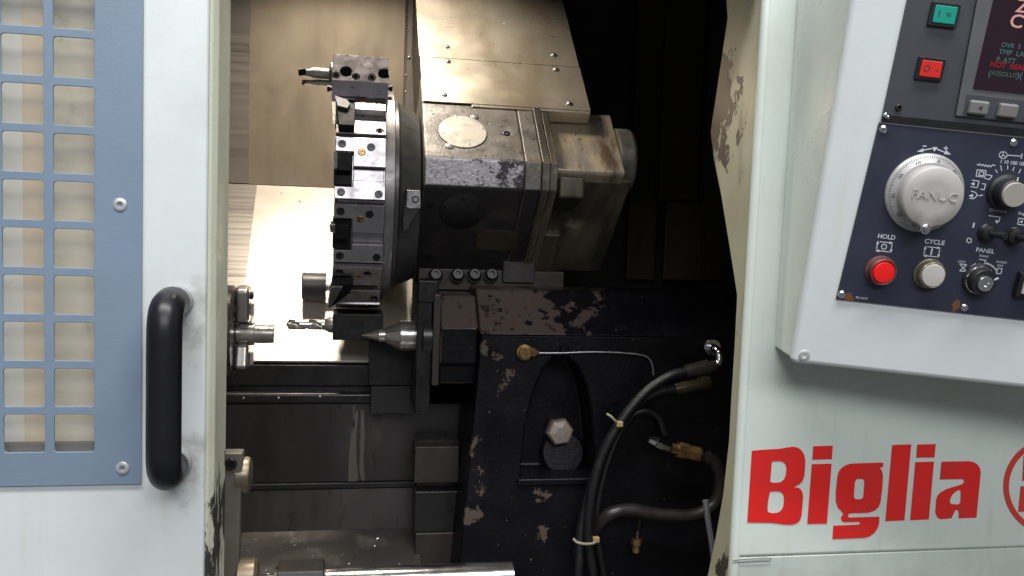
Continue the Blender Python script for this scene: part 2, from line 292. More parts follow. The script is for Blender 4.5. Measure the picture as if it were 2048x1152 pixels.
# ------------------------------------------------------------------ mesh helpers
class MB:
    def __init__(s): s.v = []; s.f = []; s.m = []
    def add(s, vs, fs, mi=0):
        o = len(s.v); s.v += [Vector(v) for v in vs]; s.f += [tuple(i + o for i in f) for f in fs]; s.m += [mi] * len(fs); return s
    def box(s, a, b, mi=0):
        x0, y0, z0 = (min(a[i], b[i]) for i in range(3)); x1, y1, z1 = (max(a[i], b[i]) for i in range(3))
        return s.add([(x0, y0, z0), (x1, y0, z0), (x1, y1, z0), (x0, y1, z0), (x0, y0, z1), (x1, y0, z1), (x1, y1, z1), (x0, y1, z1)],
            [(0, 3, 2, 1), (4, 5, 6, 7), (0, 1, 5, 4), (1, 2, 6, 5), (2, 3, 7, 6), (3, 0, 4, 7)], mi)
    def hexa(s, q0, q1, mi=0):
        return s.add(list(q0) + list(q1), [(0, 3, 2, 1), (4, 5, 6, 7), (0, 1, 5, 4), (1, 2, 6, 5), (2, 3, 7, 6), (3, 0, 4, 7)], mi)
    def prism(s, poly, vec, mi=0, side_mi=None):
        n = len(poly); vec = Vector(vec); vs = [Vector(p) for p in poly] + [Vector(p) + vec for p in poly]
        s.add(vs, [tuple(range(n)), tuple(range(2 * n - 1, n - 1, -1))], mi)
        o = len(s.v) - 2 * n
        for i in range(n):
            j = (i + 1) % n; s.f.append((o + i, o + j, o + n + j, o + n + i)); s.m.append(mi if side_mi is None else side_mi[i])
        return s
    def lathe(s, c, axis, prof, seg=24, mi=0, phase=0.0):
        c = Vector(c); a = Vector(axis).normalized(); t = a.orthogonal().normalized(); b = a.cross(t)
        vs = []; fs = []; n = len(prof)
        for d, r in prof:
            for k in range(seg):
                an = 2 * math.pi * k / seg + phase; vs.append(c + a * d + (t * math.cos(an) + b * math.sin(an)) * max(r, 1e-5))
        for i in range(n - 1):
            for k in range(seg):
                k2 = (k + 1) % seg; fs.append((i * seg + k, i * seg + k2, (i + 1) * seg + k2, (i + 1) * seg + k))
        fs.append(tuple(range(seg))[::-1]); fs.append(tuple(range((n - 1) * seg, n * seg)))
        return s.add(vs, fs, mi)
    def cyl(s, p0, p1, r, seg=20, mi=0):
        d = Vector(p1) - Vector(p0); return s.lathe(p0, d, [(0, r), (d.length, r)], seg, mi)
    def tube(s, path, r, seg=12, mi=0):
        path = [Vector(p) for p in path]; n = len(path); rr = r if isinstance(r, (list, tuple)) else [r] * n
        t0 = (path[1] - path[0]).normalized(); up = t0.orthogonal().normalized(); vs = []; fs = []
        for i, p in enumerate(path):
            t = (path[min(i + 1, n - 1)] - path[max(i - 1, 0)]).normalized()
            up = (up - t * up.dot(t)).normalized(); b = t.cross(up)
            for k in range(seg):
                an = 2 * math.pi * k / seg; vs.append(p + (up * math.cos(an) + b * math.sin(an)) * rr[i])
        for i in range(n - 1):
            for k in range(seg):
                k2 = (k + 1) % seg; fs.append((i * seg + k, i * seg + k2, (i + 1) * seg + k2, (i + 1) * seg + k))
        fs.append(tuple(range(seg))[::-1]); fs.append(tuple(range((n - 1) * seg, n * seg)))
        return s.add(vs, fs, mi)
def spline(pts, n=8):
    pts = [Vector(p) for p in pts]; q = [pts[0] * 2 - pts[1]] + pts + [pts[-1] * 2 - pts[-2]]; out = []
    for i in range(1, len(q) - 2):
        a, b, c, d = q[i - 1:i + 3]
        for k in range(n):
            t = k / n; out.append(0.5 * ((2 * b) + (c - a) * t + (2 * a - 5 * b + 4 * c - d) * t * t + (3 * b - a - 3 * c + d) * t ** 3))
    return out + [pts[-1]]
ROOT = {}
def mesh_from(mb, off, mats, smooth=True, ang=32):
    me = bpy.data.meshes.new('mesh'); me.from_pydata([v - off for v in mb.v], [], mb.f)
    for m in (mats if isinstance(mats, (list, tuple)) else [mats]): me.materials.append(m)
    for p, mi in zip(me.polygons, mb.m): p.material_index = mi
    bm = bmesh.new(); bm.from_mesh(me); bmesh.ops.recalc_face_normals(bm, faces=bm.faces); bm.to_mesh(me); bm.free()
    if smooth:
        me.polygons.foreach_set('use_smooth', [True] * len(me.polygons)); me.set_sharp_from_angle(angle=rad(ang))
    return me
def bevelmod(o, wdt, seg=2):
    b = o.modifiers.new('bevel', 'BEVEL'); b.width = wdt; b.segments = seg; b.limit_method = 'ANGLE'; b.angle_limit = rad(28); b.harden_normals = True; b.use_clamp_overlap = True
def base_of(mb):
    xs = [v.x for v in mb.v]; ys = [v.y for v in mb.v]; zs = [v.z for v in mb.v]
    return Vector(((min(xs) + max(xs)) / 2, (min(ys) + max(ys)) / 2, min(zs)))
def obj(name, mb, m, parent=None, bevel=0, smooth=True, seg=2, ang=32):
    off = ROOT[parent.name] if parent else base_of(mb)
    o = bpy.data.objects.new(name, mesh_from(mb, off, m, smooth, ang)); C.objects.link(o)
    if parent: o.parent = parent
    else: o.location = off
    ROOT[o.name] = off
    if bevel: bevelmod(o, bevel, seg)
    return o
def tag(o, label, cat, group=None):
    o['label'] = label; o['category'] = cat
    if group: o['group'] = group
    return o
def thing(name, loc, label, cat, group=None):
    o = bpy.data.objects.new(name, None); C.objects.link(o); o.location = loc; o.empty_display_size = 0.02; ROOT[o.name] = Vector(loc)
    return tag(o, label, cat, group)
def struct(o): o['kind'] = 'structure'; return o
def stamp(name, me, parent, pos, normal, spin=0.0, zup=None):
    """shared mesh placed at pos with its local z along normal"""
    o = bpy.data.objects.new(name, me); C.objects.link(o); o.parent = parent
    n = Vector(normal).normalized(); q = n.to_track_quat('Z', 'Y').to_matrix().to_4x4()
    o.matrix_local = Matrix.Translation(Vector(pos) - ROOT[parent.name]) @ q @ Matrix.Rotation(spin, 4, 'Z'); ROOT[o.name] = ROOT[parent.name]
    return o
_sm = {}
def screw_mesh(kind, r, mkey):
    k = (kind, round(r, 5), mkey)
    if k in _sm: return _sm[k]
    mb = MB(); Z = (0, 0, 1)
    if kind == 'socket':  mb.lathe((0, 0, 0), Z, [(-.3 * r, r), (.55 * r, r), (.7 * r, .86 * r), (.7 * r, .56 * r), (.15 * r, .52 * r)], 18)
    elif kind == 'button': mb.lathe((0, 0, 0), Z, [(-.2 * r, 1.25 * r), (.08 * r, 1.25 * r), (.09 * r, .98 * r), (.4 * r, .8 * r), (.6 * r, .45 * r), (.6 * r, .3 * r), (.3 * r, .27 * r)], 18)
    elif kind == 'dome': mb.lathe((0, 0, 0), Z, [(-.2 * r, r), (.1 * r, r), (.35 * r, .85 * r), (.52 * r, .55 * r), (.58 * r, .2 * r)], 16)
    elif kind == 'flush': mb.lathe((0, 0, 0), Z, [(-.2 * r, r), (.10 * r, r), (.14 * r, .92 * r), (.14 * r, .44 * r), (-.1 * r, .40 * r)], 18)
    elif kind == 'pit': mb.lathe((0, 0, 0), Z, [(-.3 * r, r), (-.02 * r, r), (0, .55 * r), (-.25 * r, .5 * r)], 16)
    me = mesh_from(mb, Vector((0, 0, 0)), M[mkey]); _sm[k] = me; return me
def screw(parent, pos, n, r, kind='socket', mkey='steel', name='screw'):
    return stamp(name, screw_mesh(kind, r, mkey), parent, pos, n, random.random() * 6)
def cut(o, cutter):
    """real holes: boolean difference baked into the mesh"""
    off = ROOT[o.name]; c = bpy.data.objects.new('cutter', mesh_from(cutter, off, [], False)); C.objects.link(c)
    mods = [(m.width, m.segments) for m in o.modifiers if m.type == 'BEVEL']; o.modifiers.clear()
    c.matrix_world = Matrix.Translation(off); pl = o.parent; ml = o.matrix_local.copy()
    o.parent = None; o.matrix_world = Matrix.Translation(off)
    bpy.context.view_layer.update()
    b = o.modifiers.new('cut', 'BOOLEAN'); b.object = c; b.operation = 'DIFFERENCE'; b.solver = 'EXACT'
    me = bpy.data.meshes.new_from_object(o.evaluated_get(bpy.context.evaluated_depsgraph_get())); o.modifiers.clear(); o.data = me
    o.parent = pl; o.matrix_local = ml if pl else Matrix.Translation(off)
    bpy.data.objects.remove(c); me.polygons.foreach_set('use_smooth', [True] * len(me.polygons)); me.set_sharp_from_angle(angle=rad(32))
    for wd_, sg in mods: bevelmod(o, wd_, sg)
def boxpx(x0, y0, x1, y1, Y, depth):
    """axis-aligned box whose front face (plane y=Y) fills the given pixel rectangle"""
    xm, ym = (x0 + x1) / 2, (y0 + y1) / 2
    return (P(x0, ym, Y).x, Y, P(xm, y1, Y).z), (P(x1, ym, Y).x, Y + depth, P(xm, y0, Y).z)
def curve_mesh(polys, to3, thick, m, smooth=False):
    """flat lettering with counters, a hair thick, mapped into place"""
    cu = bpy.data.curves.new('outline', 'CURVE'); cu.dimensions = '2D'; cu.fill_mode = 'BOTH'; cu.extrude = thick / 2
    for pl in polys:
        sp = cu.splines.new('POLY'); sp.points.add(len(pl) - 1); sp.use_cyclic_u = True
        for i, (a, b) in enumerate(pl): sp.points[i].co = (a, b, 0, 1)
    return bake_curve(cu, to3, m)
def bake_curve(cu, to3, m):
    o = bpy.data.objects.new('outline', cu); C.objects.link(o); bpy.context.view_layer.update()
    me = bpy.data.meshes.new_from_object(o.evaluated_get(bpy.context.evaluated_depsgraph_get())); bpy.data.objects.remove(o)
    mb = MB(); mb.add([to3(v.co.x, v.co.y, v.co.z) for v in me.vertices], [tuple(p.vertices) for p in me.polygons]); bpy.data.meshes.remove(me)
    return mb
def text_mb(s, size, to3, thick, bold=0.0, width=1.0):
    cu = bpy.data.curves.new('text', 'FONT'); cu.body = s; cu.size = size; cu.align_x = 'CENTER'; cu.align_y = 'CENTER'; cu.extrude = thick / 2; cu.offset = bold; cu.resolution_u = 3
    return bake_curve(cu, lambda a, b, c: to3(a * width, b, c), None)

Xv, Yv, Zv = Vector((1, 0, 0)), Vector((0, 1, 0)), Vector((0, 0, 1))
FRONT = -Yv
# ================================================================== the enclosure (setting)
ZT, ZB = H + 0.80, H - 0.72
def sbox(name, a, b, m, **k): return struct(obj(name, MB().box(a, b), m, **k))
XL, XR = -0.75, 0.95
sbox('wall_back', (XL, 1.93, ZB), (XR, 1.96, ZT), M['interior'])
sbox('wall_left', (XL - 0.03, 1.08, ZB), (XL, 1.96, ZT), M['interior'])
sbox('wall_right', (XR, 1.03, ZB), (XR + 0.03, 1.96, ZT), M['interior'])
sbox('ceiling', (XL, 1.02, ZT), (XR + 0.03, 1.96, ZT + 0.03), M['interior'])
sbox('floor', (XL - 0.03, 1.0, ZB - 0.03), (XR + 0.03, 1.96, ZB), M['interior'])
sbox('wall_front', (XL - 0.6, 1.0, H + 0.325), (XR + 0.3, 1.02, ZT + 0.03), M['white'])  # unseen header over the opening, lower edge set to shade the cavity

# ================================================================== sliding door
YD = 0.97
px_e = P(413, 600, YD).x; px_b = P(455, 600, 1.06).x; xl = P(-330, 500, YD).x
zb, zt_ = H - 0.72, H + 0.325
door = thing('sliding_door', (px_e - 0.2, YD + 0.03, zb), 'white sliding door with blue window grille and black pull handle', 'door')
xs = P(192, 500, YD).x + 0.006          # window opening inside the door
zs = zt(918, YD, 100) - 0.004
mb = MB().prism([(xl, YD, zb), (px_e, YD, zb), (px_e, YD, zt_), (xs, YD, zt_), (xs, YD, zs), (xl, YD, zs)], (0, 0.042, 0))
obj('door_panel', mb, M['door_white'], door, bevel=0.004, seg=3)
e = px_e + 0.0004
mb = MB().prism([(e - 0.003, YD + 0.005, zb), (e + 0.002, YD + 0.006, zb), (e + 0.008, YD + 0.014, zb), (px_b - 0.002, 1.05, zb), (px_b, 1.062, zb), (px_b - 0.006, 1.064, zb), (e - 0.003, 1.0, zb)], (0, 0, zt_ - zb))
obj('door_edge', mb, M['door_edge'], door, bevel=0.002, seg=3)
# blue grille sheet with square cut-outs
YB = YD - 0.003
bx1 = P(284, 560, YB).x; bz0 = zt(971, YB, 150)
cx0, cx1 = P(107, 400, YB).x, P(189, 400, YB).x
pitch_x = cx1 - P(90.5, 450, YB).x + (P(96, 450, YB).x - P(90.5, 450, YB).x) * 0 ; pitch_x = cx0 - P(4, 420, YB).x
r_top, r_bot = zt(75, YB, 145), zt(829, YB, 150); pz = (r_top - r_bot) / 8; ch = zt(829, YB, 150) - zt(904, YB, 155)
mb = MB().box((xl, YB, bz0), (bx1, YB + 0.0028, zt_ - 0.01))
sheet = obj('window_sheet', mb, M['blue'], door, bevel=0.0006)
cut_mb = MB()
for c in range(-1, 4):
    for r in range(-3, 9):
        a = cx0 - c * pitch_x; b = a + (cx1 - cx0); t = r_top - r * pz
        if a < xl + 0.01 or t > zt_ - 0.03 or c < 0: continue
        # tiny rounded corners
        q = 0.003; pts = []
        for (ux, uz, a0) in ((b - q, t - q, 0), (a + q, t - q, 90), (a + q, t - ch + q, 180), (b - q, t - ch + q, 270)):
            for k in range(4): an = rad(a0 + 30 * k); pts.append((ux + q * math.cos(an), YB - 0.01, uz + q * math.sin(an)))
        cut_mb.prism(pts, (0, 0.03, 0))
cut(sheet, cut_mb)
YG = YD + 0.014
obj('window_pane', MB().box((xl, YG, zs), (xs - 0.001, YG + 0.003, zt_ - 0.02)), M['glass'], door)
YI = YD + 0.036
x1, x2 = P(47, 460, YI).x, P(90, 460, YI).x
obj('inner_sheet', MB().box((xl, YI, zs - 0.001), (x1, YI + 0.003, zt_ - 0.02)), M['pale'], door)
obj('inner_sheet', MB().box((x1 + .0002, YI - 0.0015, zs - 0.001), (x2, YI + 0.003, zt_ - 0.02)), M['tan'], door)
obj('inner_sheet', MB().box((x2 + .0002, YI, zs - 0.001), (xs - 0.001, YI + 0.003, zt_ - 0.02)), M['backing'], door)
g0 = zt(883, YI - .004, 100)
obj('window_seal', MB().box((xl, YI - 0.008, zs), (xs - 0.001, YI - 0.002, g0)), M['rubber'], door, bevel=0.0015)
for (sx, sy) in ((240, 409), (245, 936)): screw(door, P(sx, sy, YB) - Vector((0, .0004, 0)), FRONT, 0.0066, 'flush', 'zinc')
# pull handle
hx = P(352, 770, YD).x; hz0, hz1 = zt(925, YD, 350), zt(603, YD, 350); hy = YD - 0.062
hd = MB()
path = [(hx, YD - 0.012, hz1)] + [(hx - 0.001, hy + 0.03 - 0.03 * math.sin(rad(a)), hz1 - 0.014 + 0.024 * math.cos(rad(a)) * 0.6) for a in range(10, 100, 12)]
path = [Vector((hx, YD - 0.008, hz1 + 0.001)), Vector((hx, YD - 0.03, hz1 + 0.001)), Vector((hx, hy + 0.012, hz1 - 0.003)), Vector((hx, hy + 0.002, hz1 - 0.016)), Vector((hx, hy, hz1 - 0.04)),
        Vector((hx, hy, (hz0 + hz1) / 2)), Vector((hx, hy, hz0 + 0.04)), Vector((hx, hy + 0.002, hz0 + 0.016)), Vector((hx, hy + 0.012, hz0 + 0.003)), Vector((hx, YD - 0.03, hz0 - 0.001)), Vector((hx, YD - 0.008, hz0 - 0.001))]
pp = spline(path, 6); nn = len(pp)
rr = [0.0165] * nn
for i in range(nn): rr[i] = 0.0150 if i < 5 or i > nn - 6 else 0.0168
handle = obj('handle', hd.tube(pp, rr, 24), M['handle'], door, ang=60)
for z in (hz1, hz0):
    obj('handle_foot', MB().lathe((hx, YD + 0.0005, z), FRONT, [(0, 0.0172), (0.003, 0.0172), (0.009, 0.0155)], 24), M['grey_plastic'], handle)

# ================================================================== right-hand front frame
YF = 1.0
jx = PX(1533, 0, 0.0) if 0 else P(1510, 300, YF).x
frame = thing('front_frame', (jx + 0.3, YF + 0.05, H - 0.72), 'mint white machine front with large red lettering and red round emblem', 'machine panel')
zk = zt(1106, YF, 1750)
xr = jx + 0.75
obj('front_panel', MB().box((jx + 0.002, YF, zk), (xr, YF + 0.012, H + 0.325)), M['frame_white'], frame, bevel=0.005, seg=3)
mb = MB().hexa([(jx + 0.002, YF + 0.0002, zk - 0.0003), (xr, YF + 0.0002, zk - 0.0003), (xr, YF + 0.012, zk - 0.0003), (jx + 0.002, YF + 0.012, zk - 0.0003)],
               [(jx + 0.002, YF + 0.03, zk - 0.25), (xr, YF + 0.03, zk - 0.25), (xr, YF + 0.042, zk - 0.25), (jx + 0.002, YF + 0.042, zk - 0.25)])
obj('lower_apron', mb, M['frame_white'], frame, bevel=0.001)
# jamb: the yellowed inner face with its notched free edge
JX = jx + 0.0018
edge = [(1452, -160), (1452, 0), (1455, 36), (1438, 150), (1421, 264), (1428, 320), (1442, 389), (1460, 500), (1474, 590), (1469, 690), (1462, 800), (1458, 880), (1446, 990), (1432, 1070), (1415, 1152), (1398, 1240)]
pts = [PX(x, y, JX) for x, y in edge]
poly = [Vector((JX, YF + 0.004, pts[0].z))] + pts + [Vector((JX, YF + 0.004, pts[-1].z))]
mb = MB().prism(poly, (0.003, 0, 0))
obj('jamb', mb, M['jamb'], frame, bevel=0.0006)
# rounded corner bead between jamb and front
obj('corner_bead', MB().tube([(JX + 0.0052, YF + 0.0062, zk - 0.1), (JX + 0.0052, YF + 0.0062, H + 0.325)], 0.0068, 20), M['frame_white'], frame)
# lettering (traced on the photograph's enlargement, laid on the panel)
LS = 2048 / 648
def L3(a, b, c=0):
    p = P(1400 + a / LS, 860 - b / LS, YF); return Vector((p.x, YF - 0.0006 + c, p.z))
LET = {
 'B': [[(327,130),(400,124),(500,118),(560,108),(590,105),(612,109),(635,122),(655,150),(664,190),(662,240),(657,290),(645,325),(625,343),(603,355),(590,368),(612,361),(632,370),(645,390),(650,420),(645,480),(640,540),(630,570),(612,588),(580,597),(530,596),(490,590),(450,585),(298,583)],
       [(452,199),(480,196),(510,196),(530,204),(542,222),(545,250),(541,285),(530,312),(508,329),(480,333),(455,331),(442,325)],
       [(440,390),(470,386),(500,387),(520,398),(529,420),(530,450),(525,485),(512,508),(490,521),(460,525),(435,520),(425,510),(428,450)]],
 'i': [[(715,102),(837,98),(832,183),(709,186)], [(706,215),(830,212),(800,590),(677,592)]],
 'g': [[(920,222),(950,212),(1000,210),(1150,205),(1157,210),(1157,230),(1150,235),(1135,237),(1148,258),(1155,290),(1150,370),(1140,450),(1128,485),(1100,510),(1060,522),(1000,524),(950,525),(937,531),(932,542),(936,550),(950,552),(1132,547),(1130,590),(1120,620),(1100,650),(1072,670),(1040,680),(836,688),(842,604),(1000,597),(1011,590),(1009,582),(1000,579),(910,581),(896,574),(890,562),(892,548),(903,535),(903,525),(895,515),(870,490),(858,455),(857,400),(868,290),(876,262),(895,238)],
       [(985,312),(1000,308),(1022,308),(1036,316),(1038,330),(1032,420),(1024,433),(1010,437),(987,437),(974,430),(971,418),(977,330)]],
 'l': [[(1214,94),(1333,90),(1290,570),(1171,575)]],
 'i2': [[(1372,92),(1488,88),(1480,172),(1366,174)], [(1360,203),(1477,199),(1444,564),(1328,569)]],
 'a': [[(1525,200),(1700,196),(1730,202),(1752,218),(1767,240),(1772,270),(1745,553),(1635,557),(1634,520),(1630,508),(1620,503),(1610,508),(1588,556),(1555,560),(1515,562),(1498,550),(1489,530),(1487,510),(1492,440),(1500,415),(1520,393),(1560,372),(1600,359),(1650,345),(1665,335),(1668,322),(1663,312),(1652,309),(1515,312)],
       [(1640,378),(1647,384),(1645,455),(1638,467),(1625,470),(1592,468),(1579,460),(1577,448),(1582,428),(1595,405),(1615,388)]]}
for k, polys in LET.items():
    mb = curve_mesh([[(a, -b) for a, b in pl] for pl in polys], lambda a, b, c: L3(a, b, c), 0.0006, None)
    obj('letter', mb, M['red'], frame, smooth=False)
ecx, ecy = 2222, 357
ring = [[(ecx + r * math.cos(rad(t)), -ecy + r * math.sin(rad(t))) for t in range(0, 360, 4)] for r in (306, 272)]
emb = obj('emblem', curve_mesh(ring, L3, 0.0006, None), M['emblem_red'], frame, smooth=False)
for pl in ([(2045, 162), (2150, 158), (2150, 318), (2036, 320)], [(2026, 355), (2150, 352), (2150, 512), (2010, 516)], [(2190, 157), (2330, 152), (2330, 512), (2190, 512)]):
    obj('emblem_bar', curve_mesh([[(a, -b) for a, b in pl]], L3, 0.0006, None), M['emblem_red'], emb, smooth=False)
# a loop of fine wire stuck to the corner by the apron
wire = [P(x, y, YF) - Vector((0, .0009, 0)) for x, y in ((1464, 1120), (1480, 1119), (1510, 1116), (1532, 1115), (1541, 1118), (1536, 1122), (1510, 1123), (1484, 1124), (1466, 1124))]
tag(obj('wire_loop', MB().tube(spline(wire, 4), 0.00035, 6), M['fitting']), 'fine loop of swarf wire stuck on the white panel below the lettering', 'wire')

# ================================================================== control box
hB = w((1, 0.107, 0.03)).normalized(); vB = w((-0.115, 1, 0.26)); vB = (vB - hB * vB.dot(hB)).normalized(); nB = vB.cross(hB).normalized()
if nB.dot(f_) > 0: nB = -nB
OB = CAM + ray(1671, 597) * 0.985
def B3(px, py, c=0.0): return PN(px, py, OB, nB) + nB * c
def Bab(a, b, o, c=0.0): return Vector(o) + hB * a + vB * b + nB * c     # local metres about a point
sB = (B3(1851, 400) - B3(1850, 400)).length
def plate(x0, y0, corners, c0, c1):
    q = [B3(x, y) for x, y in corners]; return MB().hexa([p + nB * c0 for p in q], [p + nB * c1 for p in q])
box = thing('control_box', B3(1800, 760) - nB * 0.03, 'tilted white control box with dark screen unit, handwheel and round buttons', 'control panel')
LT, LBm, RBm, RT = (1732, -150), (1583, 728), (2330, 809), (2440, -70)
lid = obj('lid', plate(0, 0, [LT, LBm, RBm, RT], -0.016, -0.0012), M['white'], box, bevel=0.007, seg=4)
q = [B3(x, y) - nB * 0.0165 for x, y in ((1737, -146), (1588, 724), (2326, 803), (2436, -66))]
bk = [P(1604, -150, YF - 0.0005), P(1549, 694, YF - 0.0005), P(2230, 735, YF - 0.0005), P(2300, -120, YF - 0.0005)]
q[0] = q[0]; obj('housing', MB().hexa(bk, q), M['frame_white'], box, bevel=0.003, seg=3)
screw(box, B3(1609, 712, -0.0012), nB, 0.0065, 'flush', 'zinc')
# dark display unit
M['navy'] = mat('navy_panel_paint', (0.023, 0.027, 0.046), 0.42, var=0.08, vscale=10, layers=[
    dict(color=(0.018, 0.02, 0.04), scale=20, thr=0.62, soft=0.1, op=0.5),
    dict(color=(0.13, 0.045, 0.012), scale=130, thr=0.60, soft=0.06, at=tuple(B3(1697, 594)), r=0.0145, amt=0.42, op=0.9, rough=0.8),
    dict(color=(0.15, 0.055, 0.014), scale=130, thr=0.60, soft=0.06, at=tuple(B3(1911, 612)), r=0.0135, amt=0.42, op=0.9, rough=0.8),
    dict(color=(0.13, 0.05, 0.02), scale=130, thr=0.66, soft=0.06, at=tuple(B3(1677, 596)), r=0.008, amt=0.42, op=0.8, rough=0.8)])
unit = obj('display_plate', plate(0, 0, [(1846, -150), (1762, 241), (2310, 299), (2400, -90)], -0.0012, 0.0016), M['unit'], box, bevel=0.0008)
obj('recess_strip', plate(0, 0, [(1764, 229), (1761, 243), (2310, 300), (2314, 285)], 0.0012, 0.0026), M['unit_black'], unit)
bez = obj('bezel', plate(0, 0, [(1978, -150), (1907, 232), (2310, 274), (2400, -100)], 0.0016, 0.0046), M['bezel'], unit, bevel=0.0025)
obj('key_recess', plate(0, 0, [(1929, 188), (1920, 231), (2310, 272), (2316, 230)], 0.0046, 0.0050), M['unit'], unit, bevel=0.0006)
scr = obj('screen', plate(0, 0, [(2016, -150), (1941, 177), (2320, 218), (2390, -90)], 0.0046, 0.0056), M['screen'], unit, bevel=0.0015)
def push(name, cx, cy, wd_, ht, m, txt):
    o = B3(cx, cy); fx, fy = wd_ * sB / 2, ht * sB / 2
    def blk(sx, sy, c0, c1): return MB().hexa([Bab(a * sx, b * sy, o, c0) for a, b in ((-1, -1), (-1, 1), (1, 1), (1, -1))], [Bab(a * sx, b * sy, o, c1) for a, b in ((-1, -1), (-1, 1), (1, 1), (1, -1))])
    b_ = obj(name, blk(fx, fy, 0.0014, 0.0050), M['unit_black'], box, bevel=0.0006)
    obj('button_cap', blk(fx * 0.77, fy * 0.72, 0.0050, 0.0066), m, b_, bevel=0.0008)
    obj('button_mark', text_mb(txt, ht * 0.42 * sB, lambda a, b, c: Bab(a, -b, Bab(-fx * .05, 0, o), 0.0068 + c), 0.0002), M['btn_ink'], b_, smooth=False)
push('green_button', 1885, 30, 55, 44, M['green_b'], 'I  =')
push('red_button', 1857, 138, 52, 42, M['red_b'], 'O  -')
for i, kx in enumerate((1950, 2008, 2066)):
    ky = 215 + (kx - 1950) * 0.105; o = B3(kx, ky)
    kb = MB().hexa([Bab(a * 20 * sB, b * 14.5 * sB, o, 0.0046) for a, b in ((-1, -1), (-1, 1), (1, 1), (1, -1))], [Bab(a * 18 * sB, b * 12.5 * sB, o, 0.0105) for a, b in ((-1, -1), (-1, 1), (1, 1), (1, -1))])
    k_ = obj('soft_key', kb, M['key'], box, bevel=0.0022, seg=3)
    if i == 0: obj('key_mark', curve_mesh([[(-4, 0), (4, 4.5), (4, -4.5)]], lambda a, b, c: Bab(a * sB, b * sB, o, 0.0107 + c), 0.0002, None), M['btn_ink'], k_, smooth=False)
def panel_text(s, px, py, size_px, m, c, parent, name='lettering', bold=0.0, width=1.0):
    o = B3(px, py)
    return obj(name, text_mb(s, size_px * sB * 1.38, lambda a, b, cc: Bab(a, -b, o, c + cc), 0.00015, bold, width), M[m], parent, smooth=False)
panel_text('Z', 2039, 14, 25, 't_pink', 0.0058, scr, 'screen_text', 0.0002, 1.1)
panel_text('C', 2027, 44, 25, 't_pink', 0.0058, scr, 'screen_text', 0.0002, 1.1)
panel_text('OVR  S', 2016, 92, 9, 't_cyan', 0.0058, scr, 'screen_text')
panel_text('TMP  LAV', 2021, 107, 10, 't_cyan', 0.0058, scr, 'screen_text')
panel_text('P. ATT', 2006, 121, 9.5, 't_cyan', 0.0058, scr, 'screen_text')
panel_text('NOT  READY', 2016, 133, 10, 't_red', 0.0058, scr, 'screen_text', 0.0003)
panel_text('ASSOLUT', 2003, 149, 9, 't_green', 0.0058, scr, 'screen_text')
panel_text(')(', 2033, 151, 12, 't_cyan', 0.0060, scr, 'screen_text'); panel_text('(', 1973, 147, 12, 't_cyan', 0.0060, scr, 'screen_text')
screw(box, B3(1795, 215, 0.0016), nB, 0.0034, 'socket', 'unit_black'); screw(box, B3(1769, 230, 0.0027), nB, 0.0026, 'dome', 'chrome'); screw(box, B3(1774, 234, 0.0027), nB, 0.002, 'dome', 'chrome')
# navy button plate
navy = obj('button_plate', plate(0, 0, [(1757.5, 246), (1672, 598), (2240, 661), (2310, 304)], -0.0012, 0.0012), M['navy'], box, bevel=0.0005)
obj('plate_seam', plate(0, 0, [(1759, 243.2), (1758, 246.2), (2310, 303.5), (2310, 300.5)], -0.0012, 0.0018), M['key'], navy)
for (x, y) in ((1766, 258), (2026, 285), (1683, 588), (1928, 614)): screw(box, B3(x, y, 0.0012), nB, 0.0046, 'dome', 'chrome')
INK = 0.0014
def ink(polys, name='printed_mark', c=INK, m='ink', par=None):
    """polygons in photo pixels printed flat on the plate"""
    def f(a, b, cc):
        return B3(a, -b, c + cc)
    return obj(name, curve_mesh([[(a, -b) for a, b in p] for p in polys], f, 0.00012, None), M[m], par or navy, smooth=False)
def stroke(pts, wd_=2.0, closed=False):
    """a polyline as one quad per segment, in pixels"""
    out = []; n = len(pts)
    for i in range(n if closed else n - 1):
        a = Vector(pts[i]); b = Vector(pts[(i + 1) % n]); d = (b - a).normalized(); s = Vector((-d.y, d.x)) * wd_ / 2; e_ = d * wd_ * .3
        out.append([tuple(a - e_ + s), tuple(b + e_ + s), tuple(b + e_ - s), tuple(a - e_ - s)])
    return out
def strokes_mb(segs, c=INK):
    mb = MB()
    for sgm in segs: mb.add([B3(x, y, c) for x, y in sgm], [(0, 1, 2, 3)])
    return mb
def drawing(lines, wd_=2.0, extra=()):
    segs = []
    for l in lines: segs += stroke(*l) if isinstance(l[0], list) and isinstance(l[-1], bool) else stroke(l, wd_)
    mb = strokes_mb(segs)
    for p in extra: mb.add([B3(x, y, INK + 0.0001) for x, y in p], [tuple(range(len(p)))])
    return obj('printed_mark', mb, M['ink'], navy, smooth=False)
